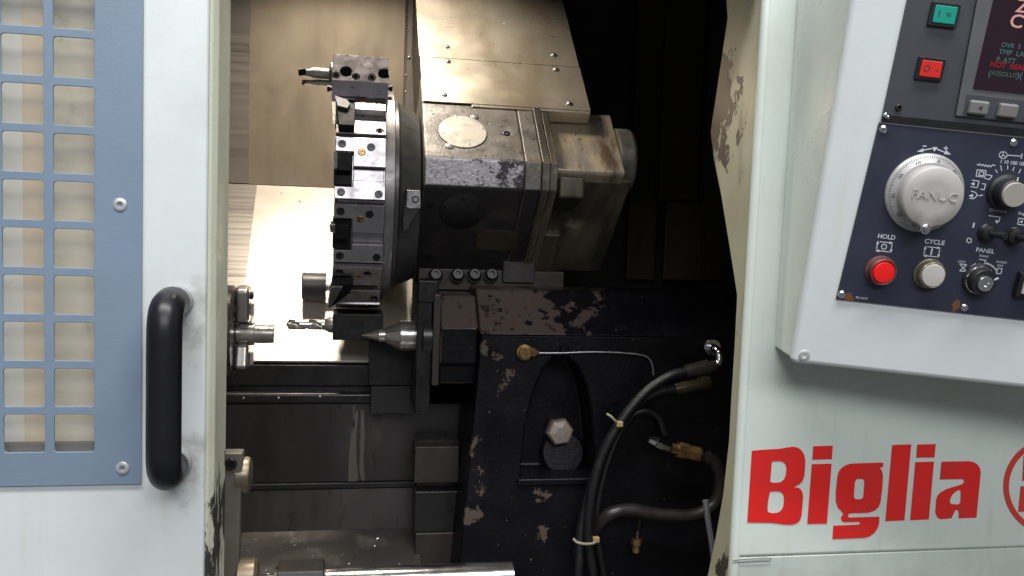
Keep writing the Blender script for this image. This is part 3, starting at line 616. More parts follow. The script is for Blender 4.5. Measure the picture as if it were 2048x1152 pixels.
# arrows round the handwheel
drawing([[(1845, 300), (1862, 297)], [(1873, 298), (1890, 305)], [(1845, 292), (1851, 292)], [(1887, 296), (1894, 297)], [(1891, 293), (1890, 300)]], 2.2,
        [[(1832, 303), (1846, 296), (1845, 304)], [(1901, 309), (1891, 300), (1887, 308)], [(1863, 294), (1874, 294), (1867, 303)]])
panel_text('HOLD', 1772, 473.5, 9.5, 'ink', INK, navy, bold=0.0001)
panel_text('CYCLE', 1868, 484, 9.5, 'ink', INK, navy, bold=0.0001, width=1.05)
panel_text('PANEL', 1969, 501, 9, 'ink', INK, navy, bold=0.0001, width=1.05)
panel_text('70.14.210', 1722, 595.5, 4.5, 'ink', INK, navy)
def cyc(cx, cy, mark):
    s = 0.105
    def t(x, y): return (cx + x - y * .2, cy + y + x * s)
    drawing([[t(-10, -9), t(13, -9)], [t(15, -6), t(15, 6)], [t(12, 9), t(-11, 9)], [t(-14, 6), t(-14, -6)]], 1.8,
            [[t(9, -12), t(17, -9), t(9, -6)], [t(12, 4), t(18, 4), t(15, 11)], [t(-8, 6), t(-8, 12), t(-16, 9)], [t(-17, -4), t(-11, -4), t(-14, -11)]])
    if mark == 'O': drawing([[t(5 * math.cos(rad(a)), 5 * math.sin(rad(a))) for a in range(0, 361, 30)]], 2.4)
    else: drawing([[t(0, -6), t(0, 6)]], 3)
cyc(1767, 493, 'O'); cyc(1862, 503, 'I')
drawing([[(1947, 446), (1945, 454)]], 3.2); drawing([[(1937 + 4.5 * math.cos(rad(a)), 480.5 + 4.5 * math.sin(rad(a))) for a in range(0, 361, 30)]], 2.2)
# symbols round the selector
drawing([[(1953, 328), (1956, 331), (1959, 327), (1962, 332), (1965, 328), (1968, 333), (1971, 329), (1974, 334), (1977, 330), (1980, 334), (1984, 329), (1989, 331)]], 1.6)
drawing([[(1953, 339), (1971, 341), (1968, 354), (1951, 352), (1953, 339)], [(1958, 343), (1967, 344), (1965, 351), (1956, 350), (1958, 343)], [(1971, 349), (1983, 351), (1977, 359), (1968, 356)]], 1.6)
drawing([[(1943, 360), (1957, 362), (1953, 375), (1940, 373)], [(1963, 367), (1970, 368), (1967, 379), (1960, 378)]], 1.6, [[(1940, 367), (1948, 364), (1947, 371)]])
drawing([[(1941, 382), (1949, 384), (1954, 390), (1946, 397), (1938, 396)], [(1957, 391), (1964, 390)]], 1.8, [[(1936, 391), (1945, 387), (1944, 395)]])
drawing([[(2005 + 8 * math.cos(rad(a)), 310 + 7 * math.sin(rad(a))) for a in range(0, 361, 24)], [(2005, 310), (2005, 303)], [(2005, 310), (1999, 314)], [(2005, 310), (2011, 314)], [(2013, 310), (2040, 312)], [(2043, 307), (2041, 317)]], 1.7)
panel_text('1 10 100 1000', 2027, 326, 7.2, 'ink', INK, navy, bold=0.00005)
drawing([[(1990, 339), (1993, 345)], [(2000, 331), (2002, 341)], [(2014, 331), (2014, 338)], [(2027, 334), (2024, 341)], [(2040, 338), (2036, 346)]], 1.6)
panel_text('Command', 1995, 421, 6.0, 'ink', INK, navy); panel_text('Single', 2044, 427, 6.0, 'ink', INK, navy)
drawing([[(1977, 431), (1999, 434), (1996, 443), (1990, 443)], [(2036, 436), (2050, 438), (2048, 450), (2034, 448), (2036, 436)]], 1.7, [[(1989, 440), (1997, 441), (1992, 447)], [(2037, 443), (2044, 440), (2043, 446)]])
# key switch surround
ax, ay = 1963, 556
drawing([[(ax + 33 * math.cos(rad(a)), ay + 31 * math.sin(rad(a))) for a in range(205, 250, 6)], [(ax + 33 * math.cos(rad(a)), ay + 31 * math.sin(rad(a))) for a in range(285, 335, 6)]], 3.0)
drawing([[(1957, 518), (1971, 520)], [(1969, 520), (1968, 528), (1956, 527)], [(1918, 527), (1932, 529), (1918, 541), (1931, 542), (1918, 527)], [(1994, 536), (2003, 537), (2000, 547), (1991, 546), (1994, 536)]], 1.7)
panel_text('TRANS', 1966, 512, 4.8, 'ink', INK, navy); panel_text('LOCK', 1922, 523, 4.5, 'ink', INK, navy); panel_text('ENABLE', 2002, 524, 4.5, 'ink', INK, navy); panel_text('EDIT', 1999, 531, 4.5, 'ink', INK, navy)
# handwheel
ho = B3(1846.5, 385.5); R0 = 78.5 * sB
wheel = obj('handwheel', MB().lathe(ho, nB, [(0.001, R0), (0.0035, R0 * 1.0), (0.0055, R0 * .965), (0.0085, R0 * .78), (0.0085, R0 * .2)], 72), M['dial'], box, ang=20)
def W3(r, an, c): return ho + (hB * math.sin(an) - vB * math.cos(an)) * r + nB * c
def cone_c(r): f = (R0 * .965 - r) / (R0 * .965 - R0 * .78); return 0.0055 + 0.003 * f + 0.00015
mb = MB(); spin0 = rad(8)
for i in range(100):
    an = -2 * math.pi * i / 100 + spin0 * 0 + rad(8); rin = R0 * (.895 if i % 5 else .875); ro = R0 * .95; hw = 0.0011 * .30
    t = (hB * math.cos(an) + vB * math.sin(an)) * hw
    a_, b_ = W3(ro, an, cone_c(ro)), W3(rin, an, cone_c(rin)); mb.add([a_ - t, a_ + t, b_ + t, b_ - t], [(0, 1, 2, 3)])
obj('graduations', mb, M['dial_ink'], wheel, smooth=False)
an = rad(8); t = (hB * math.cos(an) + vB * math.sin(an)) * 0.0006
for val in range(0, 100, 10):
    an = -2 * math.pi * val / 100 * 1.0 + rad(8); rm = R0 * .815
    o = W3(rm, an, cone_c(rm) + 0.0002); ex = hB * math.cos(an) + vB * math.sin(an); ey = hB * math.sin(an) - vB * math.cos(an)
    obj('numeral', text_mb(str(val), 8.5 * sB * 1.38, lambda a, b, c: o + ex * a + ey * b + nB * c, 0.0001), M['dial_ink'], wheel, smooth=False)
kr = 60.5 * sB; ko = ho + (hB * 1.5 + vB * 3) * sB
lob = ko + (hB * -2 + vB * 60) * sB
prof = []
for k in range(64):
    an = 2 * math.pi * k / 64; r = kr
    dv = hB * math.sin(an) - vB * math.cos(an)
    d = abs(((k / 64 * 360 - 182 + 180) % 360) - 180)
    r = kr * (1 + 0.115 * math.exp(-(d / 9.0) ** 2) - 0.03 * math.exp(-((d - 19) / 8.0) ** 2)); prof.append((dv, r))
mb = MB(); vs = []; fs = []
lv = [(0.006, 0.93), (0.008, 0.99), (0.019, 1.0), (0.0225, 0.985), (0.024, 0.93), (0.0242, 0.5)]
for c, s in lv: vs += [ko + dv * r * s + nB * c for dv, r in prof]
for i in range(len(lv) - 1):
    for k in range(64): k2 = (k + 1) % 64; fs.append((i * 64 + k, i * 64 + k2, (i + 1) * 64 + k2, (i + 1) * 64 + k))
fs += [tuple(range(64))[::-1], tuple(range(320, 384))]
hub = obj('hub', mb.add(vs, fs), M['knob'], wheel, ang=50)
obj('spinner_screw', MB().lathe(ko + vB * kr * 1.03 - hB * kr * .035, nB, [(0.0235, 0.0058), (0.0255, 0.0054), (0.0262, 0.0042), (0.0262, 0.0040), (0.0285, 0.0032), (0.0293, 0.001)], 20), M['chrome'], wheel, ang=50)
obj('maker_lettering', text_mb('FANUC', 18 * sB * 1.38, lambda a, b, c: Bab(a, -b, Bab(0, -3 * sB, ko), 0.0246 + c), 0.0009, 0.0, 1.12), M['knob'], wheel, smooth=False)
# selector, toggles, buttons, key switch
so = B3(2008, 384)
sel = obj('selector_knob', MB().lathe(so, nB, [(0.001, 36 * sB), (0.004, 36 * sB), (0.006, 30 * sB), (0.018, 28 * sB), (0.019, 26 * sB), (0.019, 5 * sB)], 40), M['selector'], box)
obj('selector_cap', MB().lathe(so, nB, [(0.019, 24.5 * sB), (0.0215, 24.5 * sB), (0.0225, 23 * sB), (0.0225, 3 * sB)], 40), M['sel_cap'], sel)
obj('pointer', MB().hexa([Bab(a * 1.4 * sB, b * sB, so, 0.0188) for a, b in ((-1, -34), (-1, -26), (1, -26), (1, -34))], [Bab(a * 1.4 * sB, b * sB, so, 0.0195) for a, b in ((-1, -34), (-1, -26), (1, -26), (1, -34))]), M['ink'], sel)
for (x, y) in ((1972, 464), (2024, 471), (2076, 477)):
    o = B3(x, y); tg = obj('toggle_switch', MB().lathe(o, nB, [(0.001, 19 * sB), (0.004, 19 * sB), (0.006, 16 * sB), (0.009, 15 * sB), (0.010, 10 * sB), (0.010, 2 * sB)], 28), M['selector'], box)
    tip = o + nB * 0.024 + hB * 16 * sB - vB * 2 * sB
    obj('lever', MB().tube([o + nB * 0.008, o + nB * 0.016 + hB * 6 * sB, tip], [0.0030, 0.0036, 0.0046], 14), M['selector'], tg)
def round_button(name, cx, cy, ringm, capm, rc):
    o = B3(cx, cy); b_ = obj(name, MB().lathe(o, nB, [(0.001, 31 * sB), (0.003, 31 * sB), (0.0035, 28.5 * sB), (0.011, 27 * sB), (0.012, 25.5 * sB), (0.0115, 23.5 * sB), (0.009, 23 * sB), (0.009, 4 * sB)], 44), M[ringm], box)
    obj('button_cap', MB().lathe(o, nB, [(0.008, rc * sB), (0.0125, rc * sB), (0.0138, rc * .93 * sB), (0.0142, rc * .6 * sB), (0.0143, rc * .1 * sB)], 40), M[capm], b_, ang=50)
round_button('hold_button', 1759, 540, 'bez_red', 'red_glow', 21.5); round_button('cycle_button', 1856, 546, 'bez_olive', 'white_cap', 23.6)
o = B3(1955, 558); ks = obj('key_switch', MB().lathe(o, nB, [(0.001, 33 * sB), (0.003, 33 * sB), (0.004, 28 * sB), (0.014, 26 * sB), (0.0155, 24 * sB), (0.0155, 5 * sB)], 40), M['selector'], box)
obj('chrome_ring', MB().lathe(o, nB, [(0.0035, 29 * sB), (0.0055, 29.3 * sB), (0.0065, 28.2 * sB), (0.0065, 26 * sB)], 40), M['chrome'], ks)
obj('lock_barrel', MB().lathe(o + vB * 2 * sB, nB, [(0.0155, 15.5 * sB), (0.0180, 15.5 * sB), (0.0186, 14 * sB), (0.0186, 6 * sB), (0.0160, 5 * sB), (0.0160, 1 * sB)], 32), M['chrome'], ks)
obj('pointer', MB().hexa([Bab(a * sB, b * sB, o, 0.0150) for a, b in ((17, -9), (24, -13), (26, -11), (18, -6))], [Bab(a * sB, b * sB, o, 0.0162) for a, b in ((17, -9), (24, -13), (26, -11), (18, -6))]), M['ink'], ks)
o = B3(2050, 568); rk = obj('rocker_switch', MB().hexa([Bab(a * 24 * sB, b * 27 * sB, o, 0.001) for a, b in ((-1, -1), (-1, 1), (1, 1), (1, -1))], [Bab(a * 22 * sB, b * 25 * sB, o, 0.009) for a, b in ((-1, -1), (-1, 1), (1, 1), (1, -1))]), M['selector'], box, bevel=0.0015)
obj('button_cap', MB().hexa([Bab(a * 15 * sB, b * 18 * sB, o, 0.009) for a, b in ((-1, -1), (-1, 1), (1, 1), (1, -1))], [Bab(a * 14 * sB, b * 17 * sB, o, 0.0125) for a, b in ((-1, -1), (-1, 1), (1, 1), (1, -1))]), M['white_cap'], rk, bevel=0.001)

# ================================================================== inside: covers and bed
SQ = math.sqrt(0.5)
U = Vector((0, SQ, SQ)); Nf = Vector((0, -SQ, SQ))          # up the slant bed / out of it
KB = 1.777                                                  # bed plane: z-H = y-KB
def slantpt(px, py, k): return PN(px, py, (0, k, H), Nf)    # seen point on a slant plane
lo = slantpt(600, 722, KB); hi = slantpt(600, 373, KB)
xw0, xw1 = P(300, 200, hi.y).x, P(806, 200, hi.y).x
bx1_ = P(838, 640, 1.56).x + 0.03
bed = thing('bed_cover', (0.0, lo.y, lo.z - 0.01), 'bright sloping sheet metal bed cover behind the drill and chuck', 'machine cover')
def slab(x0, x1_, p0, p1, th, off=0.0):
    a = Vector((x0, p0.y, p0.z)) + Nf * off; b = Vector((x1_, p0.y, p0.z)) + Nf * off; c = Vector((x1_, p1.y, p1.z)) + Nf * off; d = Vector((x0, p1.y, p1.z)) + Nf * off
    return MB().hexa([a, b, c, d], [v - Nf * th for v in (a, b, c, d)])
obj('sheet', slab(XL + .01, bx1_, lo, hi, 0.006), M['bed_sheet'], bed, bevel=0.001)
xlf = slantpt(501, 480, KB).x
obj('overlap_leaf', slab(XL + .012, xlf, lo + U * .002, hi - U * .003, 0.001, 0.0018), M['streaky'], bed, bevel=0.0004)
wall = thing('upper_back_cover', (0.0, hi.y + 0.004, hi.z), 'beige brushed upright sheet metal cover behind the boring bar block', 'machine cover')
YW = hi.y + 0.003
obj('sheet', MB().box((XL + .01, YW, hi.z + 0.001), (xw1, YW + 0.004, ZT - 0.01)), M['stainless'], wall)
obj('overlap_leaf', MB().box((XL + .012, YW - 0.003, hi.z + 0.002), (P(499, 200, YW).x, YW - 0.0005, ZT - 0.012)), M['streaky'], wall, bevel=0.0004)
xp = P(838, 200, YW).x
obj('edge_strip', MB().prism([(xw1 + .0005, YW - 0.004, hi.z), (xw1 + 0.006, YW - 0.010, hi.z), (xp + 0.02, YW - 0.010, hi.z), (xp + 0.02, YW + 0.004, hi.z), (xw1 + .0005, YW + 0.004, hi.z)], (0, 0, ZT - 0.011 - hi.z)), M['strip_grey'], wall, bevel=0.001)
screw(wall, P(818, 115, YW - 0.0102), FRONT, 0.0042, 'dome', 'steel'); screw(wall, P(829, 113, YW - 0.0102), FRONT, 0.0032, 'dome', 'steel')
for (x, y) in ((814, 30), (815, 62), (812, 150), (811, 183)): screw(wall, P(x, y, YW - 0.0102), FRONT, 0.0018, 'dome', 'steel', 'rivet')
# bed front, strip, sheets below
Yb = lo.y - 0.002
bedf = thing('lathe_bed', (0, Yb, zt(960, Yb, 600)), 'dark stepped lathe bed front below the bright sloping cover', 'machine bed')
xbr = P(745, 745, Yb).x + 0.1
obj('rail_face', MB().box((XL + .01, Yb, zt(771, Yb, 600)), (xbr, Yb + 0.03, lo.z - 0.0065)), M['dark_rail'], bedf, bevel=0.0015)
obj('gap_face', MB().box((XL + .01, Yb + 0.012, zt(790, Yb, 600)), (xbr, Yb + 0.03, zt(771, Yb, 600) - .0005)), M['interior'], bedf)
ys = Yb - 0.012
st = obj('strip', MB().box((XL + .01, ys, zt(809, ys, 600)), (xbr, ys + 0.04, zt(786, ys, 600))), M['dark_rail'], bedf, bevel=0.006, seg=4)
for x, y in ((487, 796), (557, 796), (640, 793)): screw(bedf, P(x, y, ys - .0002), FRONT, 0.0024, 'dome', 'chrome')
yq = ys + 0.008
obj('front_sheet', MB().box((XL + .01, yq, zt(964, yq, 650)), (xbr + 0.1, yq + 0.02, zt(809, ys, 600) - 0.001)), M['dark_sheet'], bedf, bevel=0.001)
def smear(pts, tint='smear'):
    return obj('coolant_smear', MB().prism([P(x, y, yq - 0.0004) for x, y in pts], (0, 0.0003, 0)), M[tint], bedf, smooth=False)
smear([(712, 822), (716, 822), (712, 880), (713, 920), (717, 958), (712, 963), (696, 963), (698, 900), (703, 860)])
smear([(722, 820), (728, 820), (730, 870), (727, 920), (730, 960), (724, 963), (718, 940), (720, 900)])
smear([(706, 812), (709, 812), (709, 850), (706, 862)])
# chip tray: added bend, steep dark upper part stands in for a shadow edge
ya = yq - 0.004
t0 = P(650, 979, ya); t1 = P(650, 1060, ya - 0.012); t2 = P(650, 1190, ya - 0.16)
tray = thing('chip_tray', (0, t2.y, t2.z), 'wet rust streaked chip tray sheet under the chrome bar', 'chip tray')
xt0, xt1 = XL + .01, P(835, 1000, ya).x
obj('steep_shade_sheet', MB().hexa([(xt0, t0.y, t0.z), (xt1, t0.y, t0.z), (xt1, t1.y, t1.z), (xt0, t1.y, t1.z)], [(xt0, t0.y + .01, t0.z), (xt1, t0.y + .01, t0.z), (xt1, t1.y + .01, t1.z), (xt0, t1.y + .01, t1.z)]), M['dark_sheet'], tray)
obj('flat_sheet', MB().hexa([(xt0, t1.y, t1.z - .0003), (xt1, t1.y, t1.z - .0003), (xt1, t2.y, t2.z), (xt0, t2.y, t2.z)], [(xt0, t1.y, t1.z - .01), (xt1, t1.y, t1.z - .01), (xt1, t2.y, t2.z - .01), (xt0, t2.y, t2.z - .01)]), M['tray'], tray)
obj('gap_strip', MB().box((xt0, ya - 0.001, zt(978, ya, 650)), (xt1, ya + 0.012, zt(966, ya, 650))), M['interior'], tray, bevel=0.002)  # near-black strip stands in for the shade of the gap above the tray
# saddle / tailstock ways
sad = thing('tailstock_saddle', (P(785, 760, 1.47).x, 1.49, zt(830, 1.47, 785)), 'black saddle block between the bed and the tailstock plate', 'machine part')
obj('upper_block', MB().box(*boxpx(738, 684, 834, 771, 1.47, 0.05)), M['black_ox'], sad, bevel=0.0015)
obj('lower_block', MB().box(*boxpx(741, 772, 834, 828, 1.478, 0.045)), M['interior'], sad, bevel=0.0015)
ways = thing('guide_way_column', (P(870, 1000, 1.42).x, 1.44, zt(1160, 1.42, 870)), 'stack of worn brownish guide way blocks left of the tailstock base', 'machine part')
for y0, y1, m_, Yw in ((893, 966, 'way_block', 1.44), (983, 1064, 'dark_rail', 1.44), (1066, 1200, 'way_block', 1.435)):
    obj('way_block', MB().box(*boxpx(829, y0, 918, y1, Yw, 0.05)), M[m_], ways, bevel=0.002)
obj('backing_plate', MB().box(*boxpx(832, 880, 940, 1210, 1.47, 0.02)), M['interior'], ways)

# ================================================================== slide cover and turret head
KH = 1.271
c_lo = slantpt(1010, 211, KH); seam = slantpt(1004, 127, KH); c_hi = slantpt(990, -60, KH)
cxl, cxr = slantpt(845, 200, KH).x, slantpt(1180, 222, KH).x
slide = thing('slide_cover', ((cxl + cxr) / 2, c_lo.y, c_lo.z - 0.02), 'oil stained sheet metal slide cover above the turret head', 'machine cover')
OFF = 0.003
a, b, c = (Vector((0, p.y, p.z)) for p in (c_lo, seam, c_hi))
obj('cover_panel', slab(cxl, cxr, a - U * .004, b - U * 0.0006, 0.002, OFF), M['slide'], slide, bevel=0.0006)
obj('cover_panel', slab(cxl - .0015, cxr - .001, b + U * 0.0006, c, 0.002, OFF), M['slide'], slide, bevel=0.0006)
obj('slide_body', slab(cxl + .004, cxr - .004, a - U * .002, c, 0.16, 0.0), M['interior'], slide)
obj('front_lip', MB().hexa(*[[Vector((x, a.y, a.z)) - U * .0042 + Nf * n - U * t for x, t in ((cxl + .08, 0), (cxr - .001, 0), (cxr - .001, .006), (cxl + .08, .006))] for n in (OFF - .001, -0.02)]), M['slide'], slide, bevel=0.0008)
for x, y in ((893, 97), (895, 126), (1107, 113), (1111, 142), (888, 193), (1138, 210)): screw(slide, slantpt(x, y, KH) + Nf * OFF, Nf, 0.0052, 'button', 'steel')
for x, y in ((1070, 64), (963, 92), (1007, 104), (1035, 106), (1008, 50)): screw(slide, slantpt(x, y, KH) + Nf * OFF, Nf, 0.0011, 'dome', 'steel', 'rivet')

YH = 1.36
hx0, hx1 = P(848, 347, YH).x, P(1050, 347, YH).x
head = thing('turret_head', ((hx0 + hx1) / 2, 1.53, zt(580, 1.53, 950)), 'grey cast turret head with round cover plates and stained motor housing', 'turret drive')
def prof(d=0.0, y1=318, y2=375, yl=580, front=YH):
    A = Vector((0, front, zt(y1, front, 950))); B = Vector((0, front, zt(y2, front, 950)))
    la = 0.196; lb = 0.238
    pts = [A, B, B + Vector((0, SQ, -SQ)) * lb, B + Vector((0, SQ, -SQ)) * lb + U * 0.10, A + U * la + Vector((0, SQ, -SQ)) * 0.09, A + U * la]
    cen = sum(pts, Vector()) / len(pts)
    return [p + (p - cen).normalized() * d for p in pts]
def extr(name, pr, x0, x1_, m, bev, par=head, side=None):
    mb = MB().prism([Vector((x0, p.y, p.z)) for p in pr], (x1_ - x0, 0, 0), 0, side); return obj(name, mb, m, par, bevel=bev, seg=3)
casting = extr('casting', prof(), hx0, hx1, [M['cast_grey'], M['worn_face'], M['cast_dark']], 0.004, side=[1, 2, 0, 0, 0, 0])  # chamfer painted brighter and lower face darker, the way light falls
hx2 = P(1083, 347, YH).x; hx3 = P(1100, 347, YH).x; hx4 = P(1116, 347, YH).x
extr('end_band', prof(0.001), hx1 + .0003, hx2, [M['cast_grey'], M['cast_grey'], M['cast_dark']], 0.002, side=[0, 2, 0, 0, 0, 0])  # lower face again painted dark for its shade
extr('flange', prof(0.004), hx2 + .0003, hx3, [M['cast_olive'], M['cast_olive'], M['cast_olive']], 0.002)
extr('flange', prof(0.001), hx3 + .0003, hx4, [M['cast_olive']], 0.002)
# stained gear cover and lower motor body
YG2 = 1.385
gx0, gx1 = hx4 + .0004, P(1252, 340, YG2).x
A = Vector((0, YG2, zt(341, YG2, 1180)))
top = [A, A + Vector((0, 0.002, -0.006)), A + Vector((0, 0.02, -0.020)), A + U * .145 + Vector((0, SQ, -SQ)) * .06, A + U * .145]
extr('gear_cover', top, gx0 - .004, gx1, M['cover_stain'], 0.003)
A2 = Vector((0, YG2 + 0.014, zt(360, YG2 + .014, 1180)))
body = [A2, A2 + Vector((0, SQ, -SQ)) * .225, A2 + Vector((0, SQ, -SQ)) * .225 + U * .1, A2 + U * .1]
extr('motor_body', body, gx0, P(1238, 450, 1.46).x, M['cast_olive'], 0.004)
lug = [A2 + Vector((0, -0.010, 0.004)), A2 + Vector((0, -.010, -.030)), A2 + Vector((0, .035, -.045)), A2 + Vector((0, .03, 0.0))]
extr('lug', lug, P(1116, 380, 1.40).x, P(1166, 380, 1.40).x, M['cast_olive'], 0.004)
tr = [A2 + Vector((0, SQ, -SQ)) * t + Nf * n * -1 for t, n in ((.10, .0), (.20, .0), (.20, .03), (.10, .03))]
extr('foot_rib', [A2 + Vector((0, SQ, -SQ)) * t + Vector((0, -SQ, -SQ)) * n for t, n in ((.12, .012), (.215, .012), (.215, -.02), (.12, -.02))], P(1085, 480, 1.45).x, P(1128, 480, 1.45).x, M['cast_olive'], 0.002)
for x, y in ((1149, 268), (1234, 308)): screw(head, PN(x, y, A, Nf), Nf, 0.0026, 'dome', 'steel')
mc = P(1262, 326, 1.465); mr = 66 * mpp(mc)
obj('motor_end', MB().lathe(Vector((gx1 + .0003, mc.y, mc.z)), Xv, [(0, mr), (0.022, mr), (0.027, mr * .94), (0.027, mr * .2)], 40), M['cast_grey'], head, ang=25)
# round plates, plugs and bolts on the casting
pc = slantpt(925, 264, KH); pr_ = 48.5 * mpp(pc)
SH = Vector((0, YH, zt(318, YH, 950)))                    # a point of the upper slant face
def onface(px, py, n, d=0.0): return PN(px, py, SH if n is Nf else Vector((0, YH, zt(375, YH, 950))), n) + n * d
DN = Vector((0, -SQ, -SQ))
pl = obj('round_plate', MB().lathe(onface(925, 264, Nf, -.0005), Nf, [(0, pr_), (0.0016, pr_), (0.0020, pr_ * .985), (0.0020, pr_ * .1)], 56), M['plate_light'], head)
obj('plate_groove', MB().lathe(onface(925, 264, Nf, -.0006), Nf, [(0, pr_ * 1.035), (0.0009, pr_ * 1.035), (0.0009, pr_ * .9)], 56), M['hole'], head)
for x, y in ((912, 235), (964, 258), (885, 267), (938, 290)): screw(head, onface(x, y, Nf, .0014), Nf, 0.0026, 'flush', 'steel')
for x, y in ((949, 234), (899, 292)): screw(head, onface(x, y, Nf, .0002), Nf, 0.0070, 'flush', 'cast_grey', 'plug'); screw(head, onface(x, y, Nf, .0011), Nf, 0.0036, 'flush', 'steel')
screw(head, onface(1013, 267, Nf, .0002), Nf, 0.0056, 'flush', 'hole', 'plug')
dk = 46 * mpp(onface(924, 420, DN))
obj('dark_round_cap', MB().lathe(onface(924, 421, DN), DN, [(-.001, dk), (0.0022, dk), (0.003, dk * .96), (0.003, dk * .1)], 48), M['interior'], head)
for x, y in ((890, 407), (960, 408), (888, 434), (957, 434), (926, 394)): screw(head, onface(x, y, DN, .003), DN, 0.0026, 'socket', 'black_ox')
screw(head, onface(861, 407, DN, .0), DN, 0.006, 'flush', 'black_ox', 'plug'); screw(head, onface(858, 511, DN, .0), DN, 0.005, 'flush', 'black_ox', 'plug')
q = [onface(x, y, DN, .0002) for x, y in ((962, 459), (1037, 463), (1034, 484), (1028, 501), (958, 499), (952, 488), (955, 466))]
obj('nameplate', MB().prism(q, DN * .0008), M['nameplate'], head, smooth=False)
for x in (872, 916, 950, 984):
    p = P(x, 553, 1.47); rb = 15 * mpp(p)
    obj('bolt', MB().lathe(p + Vector((0, 0.012, 0.0)), Vector((0, -1, 0.35)), [(0, rb), (0.004, rb), (0.005, rb * .8), (0.013, rb * .78), (0.0145, rb * .66), (0.0145, rb * .38), (0.010, rb * .34)], 22), M['hole'], head)
obj('foot', MB().box(*boxpx(836, 540, 1128, 582, 1.485, 0.08)), M['way_block'], head, bevel=0.002)
obj('foot_side', MB().box(*boxpx(1006, 500, 1070, 566, 1.478, 0.05)), M['cast_dark'], head, bevel=0.002)
# sensor bracket between disc and head
brk = thing('sensor_bracket', P(828, 460, 1.34), 'small pale steel bracket with two screws between turret disc and head', 'bracket')
obj('plate', MB().prism([P(x, y, 1.335) for x, y in ((813, 379), (842, 381), (842, 413), (812, 462), (806, 462), (806, 440))], (0, 0.018, 0)), M['cast_dark'], brk, bevel=0.0008)
obj('pad', MB().prism([P(x, y, 1.332) for x, y in ((815, 380), (841, 381), (841, 417), (818, 417), (813, 414))], (0, 0.0028, 0)), M['turret'], brk, bevel=0.0006)
for x, y, r in ((831, 399, .0062), (815, 420, .0055), (813, 452, .0048)): screw(brk, P(x, y, 1.3319 if y < 418 else 1.3349), FRONT, r, 'pit', 'hole')

# ================================================================== turret disc
TC = Vector((0, 1.50, H + 0.0294)); TR = 0.19
dx0, dx1 = P(668, 410, 1.312).x, P(770, 410, 1.312).x
tur = thing('tool_turret', (dx0, TC.y, TC.z - TR), 'large twelve sided steel tool turret disc seen edge on', 'tool turret')
def tp(th, r, x): a = rad(th); return Vector((x, TC.y - r * math.cos(a), TC.z - r * math.sin(a)))
RB = TR * .944
poly = [tp(3.5 + 30 * k, RB, dx0 + 0.004) for k in range(12)]
obj('disc', MB().prism(poly, (dx1 - dx0 - 0.004, 0, 0)), M['turret'], tur, bevel=0.001)
obj('face_plate', MB().lathe(Vector((dx0 + 0.0038, TC.y, TC.z)), -Xv, [(0, TR * .80), (0.004, TR * .78), (0.005, TR * .2)], 60), M['turret_dark'], tur)
rim = TR * .925
obj('rim_ring', MB().lathe(Vector((dx1 + .0003, TC.y, TC.z)), Xv, [(0, rim), (0.0135, rim), (0.0145, rim * .99), (0.0145, rim * .5)], 72), M['rim'], tur, ang=25)
hubx = P(843, 410, 1.35).x
obj('hub', MB().lathe(Vector((dx1 + .0150, TC.y, TC.z)), Xv, [(0, TR * .84), (0.006, TR * .84), (0.010, TR * .80), (hubx - dx1 - .016, TR * .72)], 72), M['turret_dark'], tur, ang=25)
# one station of blocks built flat once, then copied round the disc
LEN = 2 * TR * math.sin(rad(15)); AP = TR * math.cos(rad(15)); WX = dx1 - dx0
def station_mesh(poly, holes, h0, h1, m, bev=0.0008):
    """poly in (s,t) fractions; holes (s,t,r,depth); local frame x=s, y=t, z=out"""
    mb = MB().prism([Vector((s * WX, (t - .5) * LEN, h0)) for s, t in poly], (0, 0, h1 - h0))
    o = bpy.data.objects.new('tmp', mesh_from(mb, Vector(), m, True)); C.objects.link(o); bm_ = o.modifiers.new('b', 'BEVEL'); bm_.width = bev; bm_.segments = 1
    cm = MB()
    for s, t, r, d in holes: cm.lathe((s * WX, (t - .5) * LEN, h1 + .002), (0, 0, -1), [(0, r), (.002 + d, r)], 20)
    c = bpy.data.objects.new('tmpc', mesh_from(cm, Vector(), [], False)); C.objects.link(c)
    bb = o.modifiers.new('c', 'BOOLEAN'); bb.object = c; bb.solver = 'EXACT'; bpy.context.view_layer.update()
    me = bpy.data.meshes.new_from_object(o.evaluated_get(bpy.context.evaluated_depsgraph_get())); bpy.data.objects.remove(o); bpy.data.objects.remove(c)
    me.polygons.foreach_set('use_smooth', [True] * len(me.polygons)); me.set_sharp_from_angle(angle=rad(30)); return me
hr = 0.0060
UP_H = [(.13, .17, hr, .006), (.70, .20, hr, .006), (.52, .28, .0056, .003)]
LW_H = [(.13, .89, hr, .006), (.87, .90, hr, .006)]
hb0 = -0.013
up_me = station_mesh([(0, .06), (1, .06), (1, .50), (.36, .50), (.36, .28), (0, .28)], UP_H, hb0, 0.004, M['turret'])
lw_me = station_mesh([(.36, .70), (1, .70), (1, .985), (0, .985), (0, .80), (.36, .80)], LW_H, hb0, 0, M['turret'])
wedge_me = station_mesh([(.365, .505), (.97, .505), (.97, .695), (.365, .695)], [(.0, -9, .001, .001)], hb0, -0.0085, M['turret'])
nz = MB().lathe((0, 0, 0), Zv, [(0, .0054), (.003, .0054), (.0036, .0046), (.0036, .0022), (.001, .0020)], 18); nz_me = mesh_from(nz, Vector(), M['brass'])
sk = MB().lathe((0, 0, 0), Zv, [(0, .0056), (.0040, .0056), (.0046, .0050), (.0046, .0030), (.0022, .0028)], 16); sk_me = mesh_from(sk, Vector(), M['black_ox'])
